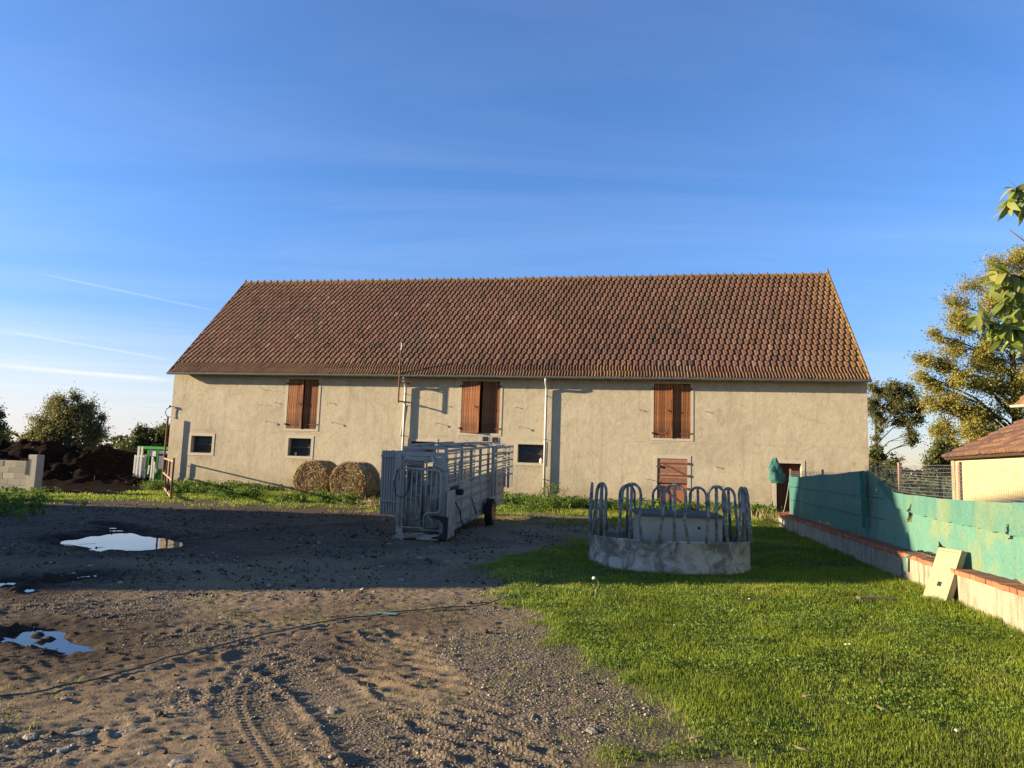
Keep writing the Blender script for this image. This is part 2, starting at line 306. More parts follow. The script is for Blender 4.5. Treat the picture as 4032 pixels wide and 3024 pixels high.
    t = NT('cinder_block', .95, .15); n = t.noise(5, 6, .7); c = t.mix(n, (.25, .22, .165), (.37, .33, .255)); hv = t.n.new('ShaderNodeHueSaturation'); t.lk(c, hv.inputs['Color']); t.lk(t.rng(t.rand(), 0, 1, .75, 1.2), hv.inputs['Value']); t.col(hv.outputs[0]); t.bump(t.noise(50, 4), .012); M_['block'] = t.m
    t = NT('yellow_render', .93, .15); n = t.noise(1.2, 6, .65); c = t.mix(n, (.47, .345, .16), (.56, .44, .235)); t.col(c); t.bump(t.noise(12, 5), .012); M_['yellow'] = t.m
    M_['stone'] = simple('pale_stone', (.26, .215, .155), .9, .35, 9, bump=.008, bsc=30)
    # --- cloth
    t = NT('shade_netting', .8, .2); uvx = t.attr('along'); uvz = t.attr('up'); n = t.noise(1.6, 6, .65); 
    cb = t.n.new('ShaderNodeCombineXYZ'); t.lk(t.math('MULTIPLY', uvx, 160), cb.inputs[0]); t.lk(t.math('MULTIPLY', uvz, 14), cb.inputs[1]); wv = t.noise(1, 3, .6, vec=cb.outputs[0])
    cb2 = t.n.new('ShaderNodeCombineXYZ'); t.lk(t.math('MULTIPLY', uvx, 14), cb2.inputs[0]); t.lk(t.math('MULTIPLY', uvz, 160), cb2.inputs[1]); wh = t.noise(1, 3, .6, vec=cb2.outputs[0])
    wv = t.math('MULTIPLY', t.math('ADD', wv, wh), .5)
    c = t.mix(n, (.055, .165, .135), (.085, .235, .19)); c = t.mix(t.math('MULTIPLY', t.attr('lit_fade'), .85), c, (.18, .36, .25)); c = t.mix(t.math('MULTIPLY', t.attr('lit_fade'), t.rng(t.noise(.9, 4, .6, vec=t.vec((1.5, 1.5, 1))), .5, .62, 0, .75)), c, (.36, .34, .12))  # near stretch paler: sunlight put into the colour, along with fading and yellow stain
    c = t.mix(t.rng(wv, .42, .62, 0, .35), c, (.03, .095, .078)); t.col(c); mx = translucent(t, c, .3); 
    tr = t.n.new('ShaderNodeBsdfTransparent'); m2 = t.n.new('ShaderNodeMixShader'); t.lk(t.rng(wv, .56, .64, 0, .4), m2.inputs[0]); t.lk(mx.outputs[0], m2.inputs[1]); t.lk(tr.outputs[0], m2.inputs[2]); t.lk(m2.outputs[0], t.n['Material Output'].inputs[0])
    t.bump(wv, .01); M_['net'] = t.m
    M_['netdark'] = simple('shaded_netting_flap', (.012, .10, .07), .85, .3, 9)  # darker green: the hanging fold's shade is put into this colour
    # --- vegetation
    def leaf(name, a, b, c3=None, tr=.35, rough=.5):
        t = NT(name, rough, .3); r = t.attr('rnd'); c = t.mix(r, a, b)
        if c3: c = t.mix(t.rng(r, .78, .95), c, c3)
        n = t.noise(.9, 4, .6, vec=t.pos()); hv = t.n.new('ShaderNodeHueSaturation'); t.lk(c, hv.inputs['Color']); t.lk(t.rng(n, .3, .7, .7, 1.25), hv.inputs['Value']); t.col(hv.outputs[0]); translucent(t, hv.outputs[0], tr); return t.m
    M_['grass'] = leaf('grass_blades', (.155, .215, .016), (.31, .355, .032), (.46, .40, .12), .5)
    M_['weed'] = leaf('weed_leaves', (.065, .13, .018), (.14, .205, .028), (.20, .22, .06), .4, .8)
    M_['dry'] = leaf('dry_stems', (.30, .22, .10), (.42, .32, .16), None, .2)
    M_['oak'] = leaf('oak_leaves', (.10, .115, .032), (.19, .175, .05), (.28, .19, .07), .5)
    M_['lime'] = leaf('lime_tree_leaves', (.25, .25, .045), (.43, .36, .065), (.40, .24, .085), .5)
    M_['hedge'] = leaf('hedge_leaves', (.07, .095, .025), (.14, .145, .035), (.22, .16, .05), .4)
    M_['elder'] = leaf('elder_leaves', (.18, .24, .045), (.34, .37, .07), (.45, .41, .10), .5)
    M_['bark'] = simple('bark', (.06, .048, .035), .95, .35, 8, bump=.02, bsc=12)
    M_['twig'] = simple('twig', (.12, .09, .065), .9, .3, 8)
    t = NT('straw', .8, .2); r = t.attr('rnd'); c = t.mix(r, (.25, .16, .07), (.56, .41, .20)); c = t.mix(t.rng(r, .0, .25, .8, 0), c, (.10, .06, .03)); t.col(c); M_['straw'] = t.m
    t = NT('bale_core', .9, .15); n = t.noise(14, 6, .75); c = t.mix(n, (.12, .07, .03), (.33, .215, .09)); t.col(c); t.bump(n, .04); M_['bale'] = t.m
    t = NT('manure', .97, .03); n = t.noise(3, 7, .75); c = t.mix(n, (.007, .0045, .003), (.034, .020, .010)); t.col(c); t.bump(t.noise(7, 8, .8), .3); M_['manure'] = t.m
    # --- ground: masks are where mud, turf and wet soil really are
    t = NT('farmyard_ground', .9, .25); p = t.pos(); lw = t.attr('lawn'); wet = t.attr('wet'); gr = t.attr('gravel')
    n1 = t.noise(.8, 6, .65, vec=p); n2 = t.noise(9, 7, .75, vec=p); n3 = t.noise(55, 4, .65, vec=p); v1 = t.voro(42, vec=p)
    mud = t.mix(t.rng(n1, .3, .7), (.145, .098, .054), (.26, .183, .105)); mud = t.mix(t.rng(n2, .4, .68, 0, .6), mud, (.28, .205, .125)); mud = t.mix(t.rng(n3, .5, .7, 0, .45), mud, (.075, .055, .036))
    mud = t.mix(t.rng(n2, .62, .74, 0, .35), mud, (.30, .26, .215))
    gv = t.mix(t.rng(v1, .05, .4), (.30, .26, .21), (.11, .085, .058)); mud = t.mix(t.math('MULTIPLY', gr, .75), mud, gv)
    mud = t.mix(t.math('MULTIPLY', wet, .93), mud, t.mix(t.math('MULTIPLY', t.rng(t.noise(5, 9, .85, vec=p), .44, .62), t.rng(t.noise(1.1, 5, .7, vec=p), .25, .65, .25, 1.0)), (.030, .0185, .0095), (.15, .102, .057))); mud = t.mix(t.rng(wet, .88, 1, 0, .7), mud, (.024, .015, .0085))
    turf = t.mix(n2, (.04, .055, .014), (.075, .09, .02)); turf = t.mix(t.rng(n1, .55, .75, 0, .5), turf, (.10, .085, .04))
    far = t.attr('field'); turf = t.mix(far, turf, t.mix(t.noise(.03, 4, .6, vec=p), (.06, .10, .022), (.12, .13, .04)))
    t.col(t.mix(lw, mud, turf)); t.rough(t.rng(wet, 0, 1, .95, .8)); t.b.inputs['Specular IOR Level'].default_value = .12; t.bump(t.math('ADD', t.math('ADD', t.math('MULTIPLY', n2, .6), t.math('MULTIPLY', n3, .30)), t.math('MULTIPLY', t.math('MULTIPLY', v1, gr), .5)), .035, .9); M_['ground'] = t.m
    t = NT('puddle_water', .02, .5); t.col((.02, .017, .013)); t.b.inputs['IOR'].default_value = 1.33; t.b.inputs['Specular IOR Level'].default_value = .9
    t.bump(t.noise(6, 3, .5, vec=t.pos()), .0006); M_['water'] = t.m
    M_['rope'] = simple('teal_twine', (.035, .062, .058), .7, .3, 20); M_['whiterope'] = simple('white_cord', (.6, .6, .58), .7, .15)
    M_['litter'] = simple('brown_litter', (.085, .050, .024), .95, .5, 2, .05)
    M_['clod'] = simple('mud_clod', (.06, .042, .027), .95, .5, 3, .1, bump=.004)
    M_['gravel'] = simple('gravel_stone', (.29, .235, .165), .9, .45, 3, bump=.003)
    M_['plastic'] = simple('white_plastic', (.7, .68, .6), .5, .1)
    M_['petal'] = simple('pale_petal', (.7, .66, .5), .8, .15)
make_mats()
# ================================================================== GROUND
def path(px): return np.array([[*G(u, v)[:2]] for u, v in px])
EDGE = path([(2760, 3100), (2640, 2950), (2480, 2830), (2330, 2700), (2200, 2580), (2060, 2470), (1930, 2390), (1900, 2320), (1850, 2255), (1960, 2190), (2120, 2150)])
EDGE = EDGE[np.argsort(EDGE[:, 1])]
BY = math.radians(10.517)          # barn yaw
BU = np.array([math.cos(BY), -math.sin(BY)]); BN = np.array([math.sin(BY), math.cos(BY)])
def barn_out(x, y): return -((x)*BN[0]+(y-28.273)*BN[1])       # metres in front of the barn wall
def barn_s(x, y): return x*BU[0]+(y-28.273)*BU[1]
def lawn_mask(x, y):
    xb = np.interp(y, EDGE[:, 1], EDGE[:, 0]); nz = (fbm(x, y, .9, 4, 5)-.5)
    m = sstep(-.2, .45, x-xb+nz*1.7)*sstep(21.5, 15.5, y+nz*4-1.2*(x-4))
    m2 = sstep(13.5, 11.0, y)*0+m
    bo = barn_out(x, y); strip = np.maximum(sstep(6.3, 4.6, bo+nz*5), .62*sstep(9.5, 7.0, bo+nz*5)*sstep(.40, .60, fbm(x, y, 1.0, 4, 10)))*sstep(-14.8, -13.4, barn_s(x, y)+nz*3)
    strip = strip*(1-.8*sstep(4.2, 6, bo)*sstep(.45, .6, fbm(x, y, 1.3, 3, 9)))
    lf = sstep(-12.6, -14.2, x+nz*3+.35*(20-y))*sstep(14.2, 16.2, y+nz*3)*sstep(25.2, 23.5, y)
    side = sstep(5.8, 6.4, x-.19*(y-8))
    return np.clip(np.maximum.reduce([m2, strip, lf*.9, side]), 0, 1)
PUD = [[(250, 2112), (330, 2095), (420, 2082), (395, 2052), (450, 2060), (520, 2085), (620, 2098), (700, 2122), (745, 2128), (690, 2150), (560, 2158), (440, 2153), (300, 2138), (230, 2122)],
       [(5, 2305), (15, 2280), (90, 2274), (170, 2282), (165, 2308), (130, 2328), (70, 2322), (20, 2312)],
       [(190, 2283), (250, 2272), (350, 2258), (370, 2268), (290, 2280), (215, 2290)],
       [(30, 2498), (70, 2476), (170, 2470), (250, 2488), (350, 2535), (340, 2560), (230, 2548), (100, 2520)]]
PUD = [path(p) for p in PUD]
def poly_sd(x, y, P):              # signed distance, negative inside
    d = np.full(x.shape, 1e9); ins = np.zeros(x.shape, bool); n = len(P)
    for i in range(n):
        ax, ay = P[i]; bx, by = P[(i+1) % n]; ex, ey = bx-ax, by-ay
        t = np.clip(((x-ax)*ex+(y-ay)*ey)/(ex*ex+ey*ey+1e-9), 0, 1); d = np.minimum(d, np.hypot(x-ax-t*ex, y-ay-t*ey))
        c = ((ay > y) != (by > y)) & (x < (bx-ax)*(y-ay)/(by-ay+1e-12)+ax); ins ^= c
    return np.where(ins, -d, d)
def track(x, y, P):                # (cross distance, distance along)
    best = np.full(x.shape, 1e9); cr = np.zeros(x.shape); al = np.zeros(x.shape); acc = 0
    for i in range(len(P)-1):
        ax, ay = P[i]; ex, ey = P[i+1]-P[i]; L = math.hypot(ex, ey); ex /= L; ey /= L
        t = np.clip((x-ax)*ex+(y-ay)*ey, 0, L); dx = x-ax-t*ex; dy = y-ay-t*ey; d = np.hypot(dx, dy); k = d < best
        best[k] = d[k]; cr[k] = (dx*(-ey)+dy*ex)[k]; al[k] = acc+t[k]; acc += L
    return cr, al, best
def smooth(P, n=40):
    P = np.array(P); t = np.linspace(0, len(P)-1, n); i = np.clip(t.astype(int), 0, len(P)-2); f = (t-i)[:, None]
    p0 = P[np.clip(i-1, 0, None)]; p1 = P[i]; p2 = P[i+1]; p3 = P[np.clip(i+2, None, len(P)-1)]
    return .5*(2*p1+(p2-p0)*f+(2*p0-5*p1+4*p2-p3)*f*f+(3*p1-p0-3*p2+p3)*f**3)
TR1 = smooth(path([(1020, 2635), (960, 2700), (945, 2770), (975, 2860), (1030, 2945), (1110, 3060)]))
TR2 = smooth(path([(1000, 2590), (1180, 2650), (1330, 2760), (1450, 2880), (1600, 3060)]))
TR3 = smooth(path([(1480, 2520), (1600, 2640), (1760, 2790), (1900, 2960), (1960, 3060)]))
TR4 = smooth(path([(-100, 2700), (300, 2560), (700, 2480), (1150, 2460), (1700, 2500)]))
TR5 = smooth(path([(-100, 2230), (300, 2170), (700, 2120), (1150, 2080), (1500, 2060)]))
TR6 = smooth(path([(60, 2990), (420, 2850), (800, 2700), (1100, 2610)]))
def height(x, y):
    x = np.asarray(x, float); y = np.asarray(y, float)
    lw = lawn_mask(x, y); near = sstep(32, 18, y)*sstep(-24, -16, x)*sstep(16, 10, x)
    h = (fbm(x, y, 2.6, 3, 1)-.5)*.07
    mud = (fbm(x, y, .55, 4, 2)-.5)*.022+(np.abs(fbm(x, y, .10, 3, 3)-.5))*.016*(.5+1.6*sstep(.45, .65, fbm(x, y, .9, 2, 8)))+(fbm(x, y, .045, 2, 4)-.5)*.015
    ca, sa = math.cos(.33), math.sin(.33)          # long drag marks
    u = x*ca+y*sa; q = -x*sa+y*ca
    st = np.abs(vnoise(u, q, 1, 11)-.5)*0+np.abs(fbm(u*.16, q, .11, 2, 12)-.5)*.06*sstep(1.0, -1.5, x)*sstep(11, 7, y)
    mud = mud-.012+st
    wet = np.zeros_like(x)
    for i, P in enumerate(PUD):
        m = (x > P[:, 0].min()-3) & (x < P[:, 0].max()+3) & (y > P[:, 1].min()-3) & (y < P[:, 1].max()+3)
        sd = np.full(x.shape, 9.0); sd[m] = poly_sd(x[m], y[m], P)
        sd = sd+(fbm(x, y, .5, 3, 21)-.5)*(.75 if i == 0 else .38)
        wet = np.maximum(wet, sstep(1.7, .0, sd)); h = h*(1-sstep(.5, -.1, sd))
        if i == 0: rq = (-x*.55+y*.83); mud = mud+sstep(.4, .0, sd)*.068*np.maximum(0, np.sin(rq*2*math.pi/.60+1.5*(fbm(x, y, .9, 2, 22)-.5)))**3*sstep(-6.8, -8.6, x+(fbm(x, y, .7, 2, 23)-.5)*2)
        mud = mud*(1-.35*sstep(.5, 0, sd))-(.066 if i == 0 else .062)*sstep(.20, -.16 if i == 0 else -.10, sd)+(0 if i == 0 else .05*np.maximum(0, fbm(x, y, .16, 3, 24)-.52)*4*sstep(.3, 0, sd))
    wet = np.maximum(wet, .95*sstep(-11.5, -13.5, x+(y-24)*.25)*sstep(20.5, 22.5, y))
    wet = np.maximum(wet, .82*sstep(0.5, -5, x+.0*y)*sstep(9.5, 12.5, y+(fbm(x, y, 2, 3, 31)-.5)*5))
    mud = mud-.0
    wet = np.maximum(wet, .75*sstep(.42, .62, fbm(x, y, 1.8, 4, 32))*sstep(1.2, -1.2, x)*sstep(5, 6.5, y)*sstep(8.6, 7.2, y))
    def tr(P, hw): return track(x, y, P)
    rut = np.zeros_like(x)
    near2 = (y < 11) & (x < 3)
    if near2.any():
        X, Y = x[near2], y[near2]; rr = np.zeros_like(X); kill = np.zeros_like(X)
        c, a, d = track(X, Y, TR1); k = sstep(.19, .15, d); kill = np.maximum(kill, k*.8)
        lug = .013*np.maximum(0, np.sin(a*2*math.pi/.055+np.abs(c)*18))**1.5*sstep(.03, .06, d); rid = .016*(np.exp(-((c-.032)/.011)**2)+np.exp(-((c+.032)/.011)**2))
        rr += k*(-.008+lug*.8+rid*.8)+.005*np.exp(-((d-.2)/.035)**2)
        c, a, d = track(X, Y, TR2); k = sstep(.24, .16, d); kill = np.maximum(kill, k*.85); rr += k*(-.012+.010*np.maximum(0, np.sin(a*2*math.pi/.11))*sstep(.06, .12, np.abs(c+.04)))+.018*np.exp(-((d-.25)/.025)**2)*vnoise(X, Y, .06, 41)
        c, a, d = track(X, Y, TR3); k = sstep(.42, .34, d); ph = (a+np.abs(c)*0-c*1.15) % .27; rr += k*(.034*np.exp(-((ph-.13)/.026)**2)*(.15+1.2*vnoise(X, Y, .12, 42))-.010)*sstep(.05, .12, np.abs(c)+.04*vnoise(X, Y, .2, 43))
        for T, pw in ((TR4, .2), (TR6, .22)):
            c, a, d = track(X, Y, T); k = sstep(.24, .16, d); ph = (a+np.abs(c)*.8) % .16; rr += k*(-.004+.010*np.exp(-((ph-.08)/.022)**2))*sstep(.3, .5, vnoise(X, Y, .8, 44))+.010*np.exp(-((d-.26)/.05)**2)*vnoise(X, Y, .1, 45)
        rut[near2] = rr; mk = np.zeros_like(x); mk[near2] = kill; mud = mud*(1-mk)+rut*1.0
    c, a, d = track(x, y, TR5); k = sstep(.3, .2, d)*(y > 9); mud = mud-.02*k+.018*np.exp(-((d-.34)/.07)**2)*(y > 9)
    turf = (fbm(x, y, 1.1, 3, 6)-.5)*.06+.02
    e = lw*lw*(3-2*lw)
    h = h*.6+(mud*(1-e)+turf*e)
    far = sstep(30, 60, np.hypot(x, y)); h = h*near+(1-near)*(fbm(x, y, 9, 3, 7)-.5)*.15*(1-far)-far*0
    h = h-.05*sstep(28, 45, np.hypot(x, y))
    grav = sstep(.25, .5, fbm(x, y, 1.2, 3, 51)+.35*sstep(2.2, .4, np.abs(x-.7)+np.abs(y-5)*.35)-.25)*sstep(.7, .3, lw)
    return h, lw, wet*(1-.85*lw), grav
def gz(x, y): return float(height(np.array([x]), np.array([y]))[0][0])
def ground():
    def axis(lo, hi, f):
        a = [lo]
        while a[-1] < hi: a.append(a[-1]+f(a[-1]))
        return np.array(a)
    ys = axis(1.5, 34, lambda y: max(.0095, .0030*y if y < 12 else .0045*y)); ys = np.r_[np.linspace(-40, 1.45, 28), ys, 34.6*1.09**np.arange(1, 46)]
    xs = axis(-7, 6.5, lambda x: .024)
    xl = [-7.]; st = .024
    while xl[-1] > -2500: st *= 1.035 if xl[-1] > -25 else 1.15; xl.append(xl[-1]-st)
    xr = [xs[-1]]; st = .024
    while xr[-1] < 2500: st *= 1.045 if xr[-1] < 20 else 1.15; xr.append(xr[-1]+st)
    xs = np.r_[np.array(xl[1:])[::-1], xs, np.array(xr[1:])]
    X, Y = np.meshgrid(xs, ys); sh = X.shape; X = X.ravel(); Y = Y.ravel()
    h, lw, wet, gr = height(X, Y); nx = sh[1]
    i = np.arange(sh[0]-1)[:, None]*nx+np.arange(nx-1)[None]; i = i.ravel()
    fld = sstep(33, 45, np.hypot(X, Y)); lw = np.maximum(lw, fld)
    me = npmesh('ground', np.c_[X, Y, h], [np.c_[i, i+1, i+nx+1, i+nx]], M_['ground'], dict(lawn=lw, wet=wet, gravel=gr, field=fld), True)
    tag(link('ground', me), kind='structure'); print('ground quads', len(i))
    for P in PUD:
        c = P.mean(0); Q = c+(P-c)*1.0; d = (Q-c)/np.linalg.norm(Q-c, axis=1)[:, None]; Q = Q+d*(.3 if P is PUD[0] else .12)
        n = len(Q); me = npmesh('puddle', np.c_[np.r_[Q, [c]], np.full(n+1, -.052 if P is PUD[0] else -.040)], [np.array([[k, (k+1) % n, n] for k in range(n)])[:, ::(1 if np.sum(Q[:, 0]*np.roll(Q[:, 1], -1)-np.roll(Q[:, 0], -1)*Q[:, 1]) > 0 else -1)]], M_['water'])
        o = link('puddle', me); tag(o, kind='structure')
ground()

# ================================================================== BARN
BM = Matrix.Translation((0, 28.273, 0)) @ Matrix.Rotation(-BY, 4, 'Z')
def BW(s, out, z=0): return BM @ Vector((s, -out, z))
SL, SR, HE, HR, DEP = -15.55, 13.58, 5.093, 10.613, 4.967
barn = thing('barn', 'long beige rendered barn with steep brown tiled roof and orange wooden shutters', 'barn', M=BM)
WIN = [(-14.43, -13.40, 1.60, 2.345), (-9.755, -8.70, 1.60, 2.365), (-4.25, -3.17, 1.60, 2.38), (.33, 1.39, 1.645, 2.385)]
SHU = [(-9.92, -8.51, 2.775, 4.93), (-2.11, -.48, 2.785, 4.935), (5.73, 7.15, 2.78, 4.93)]
DRA = (5.885, 7.03, -.02, 1.99); DRB = (10.306, 11.21, -.02, 1.95)
def barn_walls():
    HO = WIN+SHU+[DRA, DRB]; top = 5.34
    xs = sorted({SL, SR, *[q for h in HO for q in h[:2]]}); zs = sorted({-.15, top, *[q for h in HO for q in h[2:]]})
    b = MB(); T = .45
    for i in range(len(xs)-1):
        for j in range(len(zs)-1):
            cx, cz = (xs[i]+xs[i+1])/2, (zs[j]+zs[j+1])/2
            if any(h[0] < cx < h[1] and h[2] < cz < h[3] for h in HO): continue
            b.add([(xs[i], 0, zs[j]), (xs[i+1], 0, zs[j]), (xs[i+1], 0, zs[j+1]), (xs[i], 0, zs[j+1])], [(0, 1, 2, 3)])
    for x0, x1, z0, z1 in HO:
        for q in ([(x0, 0, z0), (x0, T, z0), (x0, T, z1), (x0, 0, z1)][::-1], [(x1, 0, z0), (x1, T, z0), (x1, T, z1), (x1, 0, z1)], [(x0, 0, z1), (x1, 0, z1), (x1, T, z1), (x0, T, z1)][::-1], [(x0, 0, z0), (x1, 0, z0), (x1, T, z0), (x0, T, z0)]):
            b.add(q, [(0, 1, 2, 3)])
    D2 = DEP*2
    for x, fl in ((SL, 0), (SR, 1)):      # gable ends as pentagons
        q = [(x, 0, -.15), (x, 0, top), (x, DEP, HR-.18), (x, D2, top), (x, D2, -.15)]; b.add(q if not fl else q[::-1], [(0, 1, 2, 3, 4)])
    b.add([(SL, D2, -.15), (SR, D2, -.15), (SR, D2, top), (SL, D2, top)], [(3, 2, 1, 0)])
    wl = b.build('wall', M_['stucco'], barn)
    p = MB()                               # plinth band, slightly proud
    for x0, x1, zt in ((SL+.02, 5.70, .47), (7.22, 10.14, .50), (11.38, SR-.01, .46)): p.box(x0, x1, -.018, -.0005, -.15, zt)
    p.build('plinth', M_['stucco'], wl)
barn_walls()
def surround(x0, x1, z0, z1, w, sill=True, nm='surround', par=None):
    b = MB(); o = -.014; top = min(z1+w, 5.015)
    b.box(x0-w, x0, o, -.0008, z0-(w if sill else 0), top); b.box(x1, x1+w, o, -.0008, z0-(w if sill else 0), top); b.box(x0, x1, o, -.0008, z1, top)
    if sill: b.box(x0, x1, o, -.0008, z0-w, z0)
    return b.build(nm, M_['trim'], par)
for (x0, x1, z0, z1) in WIN:
    e = bpy.data.objects.new('window', None); C.objects.link(e); e.parent = barn; e.empty_display_size = .1
    surround(x0, x1, z0, z1, .115, True, 'surround', e)
    f = MB(); d0, d1 = .20, .25
    for q in ((x0+.002, x0+.05, z0+.002, z1-.002), (x1-.05, x1-.002, z0+.002, z1-.002)): f.box(q[0], q[1], d0, d1, q[2], q[3])
    zm = z0+(z1-z0)*.50
    for za, zb in ((z0+.002, z0+.05), (z1-.05, z1-.002), (zm-.02, zm+.02)): f.box(x0+.05, x1-.05, d0+.003, d1-.003, za, zb)
    f.build('frame', M_['iron'], e)
    g = MB(); g.box(x0+.05, x1-.05, .222, .228, z0+.05, zm-.02); g.build('pane', M_['glass'], e)
    g = MB(); g.add([(x0+.05, .21, zm+.02), (x1-.05, .21, zm+.02), (x1-.05, .245, z1-.05), (x0+.05, .245, z1-.05)], [(0, 1, 2, 3)]); g.build('pane', M_['glass'], e)
def hinge(par, x0, x1, z, y, out=-1):
    b = MB(); b.box(min(x0, x1), max(x0, x1), y-.008, y-.0005, z-.022, z+.022)
    for k in range(4):
        xx = x0+(x1-x0)*(k+.5)/4; b.box(xx-.008, xx+.008, y-.014, y-.008, z-.008, z+.008)
    b.build('strap_hinge', M_['rust'], par)
    b = MB(); sg = 1 if x1 > x0 else -1; b.box(min(x0-sg*.08, x0), max(x0-sg*.08, x0), y-.055, y+.02, z-.035, z+.035); b.build('pintle', M_['iron'], par)
NPL = 7
PL = {}
def leafdoor(x0, x1, z0, z1, y, par_name, mat, hinge_left, ang=0, n=NPL):
    """planked shutter leaf, its own part with each plank a sub-part"""
    hx = x0 if hinge_left else x1
    e = bpy.data.objects.new(par_name, None); C.objects.link(e); e.parent = barn; e.empty_display_size = .1
    e.matrix_basis = Matrix.Translation((hx, y, 0)) @ Matrix.Rotation(ang, 4, 'Z')
    a, b_ = x0-hx, x1-hx; wd = (b_-a)/n; key = (round(wd, 3), round(z1-z0, 3), mat)
    if key not in PL:
        PL[key] = []
        for v in range(4):
            jt = RNG.uniform(-.006, .002); PL[key].append(MB().box(.0055, wd-.0055, -.028+jt, .0, 0, z1-z0-.006-.012*v*(v % 2), bev=.004).mesh('plank', M_[mat]))
    for k in range(n):
        link('plank', PL[key][random.randrange(4)], e, Matrix.Translation((a+k*wd, 0, z0+.004)))
    L = (b_-a)*.72
    for zz in (z0+.19, z1-.2):
        hinge(e, 0 if hinge_left else 0, L if hinge_left else -L, zz, -.034)
    for zz in (z0+.19, (z0+z1)/2, z1-.2): MB().box(a+.02, b_-.02, .0005, .03, zz-.06, zz+.06).build('ledge', M_[mat], e)
    return e, a, b_
for k, (x0, x1, z0, z1) in enumerate(SHU):
    surround(x0, x1, z0, z1, .10, True, 'shutter_surround', barn)
    xm = (x0+x1)/2+(.02 if k != 1 else .0)
    e, a, b_ = leafdoor(x0+.005, xm, z0, z1, .025, 'shutter', 'shutter', True, -R(7.5) if k == 1 else -R(1.2))
    MB().box(b_-.075, b_-.003, -.062, -.029, z0+.004, z1-.01, bev=.004).build('cover_strip', M_['shutter'], e)
    zc = (z0+z1)/2+.02; b = MB(); b.box(b_-.24, b_-.0, -.085, -.062, zc-.02, zc+.02); b.box(b_-.2, b_-.16, -.10, -.062, zc-.045, zc+.045); b.build('latch', M_['rust'], e)
    e, a, b_ = leafdoor(xm+(.012 if k != 1 else .05), x1-.005, z0, z1, .07, 'shutter', 'shutter', False, R(0) if k != 1 else -R(2.5))
    MB().box(a+.09, a+.13, -.06, -.029, zc-.03, zc+.03).build('bolt', M_['rust'], e)
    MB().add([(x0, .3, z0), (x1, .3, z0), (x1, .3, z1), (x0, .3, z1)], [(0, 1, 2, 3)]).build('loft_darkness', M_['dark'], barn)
# stable door: planked upper half, sheet lower half
def doorA():
    x0, x1, z0, z1 = DRA; surround(x0, x1, 0, z1, .13, False, 'door_surround', barn); zm = 1.02
    for nm, za, zb, mat in (('upper_door_leaf', zm+.02, z1-.01, 'doorA'), ('lower_door_leaf', .03, zm-.02, 'doorA2')):
        e = bpy.data.objects.new(nm, None); C.objects.link(e); e.parent = barn; e.matrix_basis = Matrix.Translation((x0, .045, 0))
        W_ = x1-x0
        if mat == 'doorA':
            hs = [za, za+.19, za+.22+.19, za+.60, za+.79, zb]
            for p in range(5): MB().box(.012, W_-.012, -.03-.01*(p == 0), 0, hs[p]+.004, hs[p+1]-.004, bev=.004).build('plank', M_[mat], e)
            bz = (zb-.17, za+.30); br = ((.22, zb-.2), (W_-.1, za+.33))
        else:
            MB().box(.012, W_-.012, -.025, 0, za, zb, bev=.004).build('sheet', M_[mat], e); bz = (zb-.16,); br = ((.18, zb-.2), (W_-.05, za+.12))
        for z in bz:
            b = MB(); b.box(.03, W_-.01, -.045, -.031, z-.03, z+.03); [b.box(.1+.12*i, .12+.12*i, -.052, -.045, z-.012, z+.012) for i in range(8)]; b.build('strap_hinge', M_['rust'], e)
            MB().box(W_-.02, W_+.07, -.09, -.0, z-.045, z+.045).build('pintle', M_['iron'], e)
        MB().beam((br[0][0], -.05, br[0][1]), (br[1][0], -.05, br[1][1]), .012, .04).build('brace', M_['rust'], e)
        zl = zb-.3 if mat == 'doorA' else zb-.1
        b = MB(); b.box(-.05, .16, -.07, -.032, zl-.02, zl+.02); b.box(.06, .10, -.09, -.032, zl-.05, zl+.05); b.build('latch', M_['iron'], e)
    MB().tube([(x0-.42, -.02, 1.18), (x0-.42, -.14, 1.18), (x0-.42, -.15, 1.13)], .012, 6).build('hold_back', M_['iron'], barn)
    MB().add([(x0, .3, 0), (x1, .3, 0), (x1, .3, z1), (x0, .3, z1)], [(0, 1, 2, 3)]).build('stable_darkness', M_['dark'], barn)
doorA()
def doorB():
    x0, x1, z0, z1 = DRB; surround(x0, x1, 0, z1, .12, False, 'door_surround', barn)
    e = bpy.data.objects.new('door', None); C.objects.link(e); e.parent = barn; wd = (x1-x0-.01)/7
    for k in range(7): MB().box(x0+.005+k*wd+.003, x0+.005+(k+1)*wd-.003, .26+RNG.uniform(0, .004), .30, .03, z1-.01, bev=.004).build('plank', M_['doorB'], e)
    MB().box(x0+.01, x1-.01, .301, .32, .03, z1-.01).build('backing', M_['dark'], e)
    MB().box(x0+.08, x0+.12, .22, .26, .95, 1.1).build('handle', M_['iron'], e)
doorB()
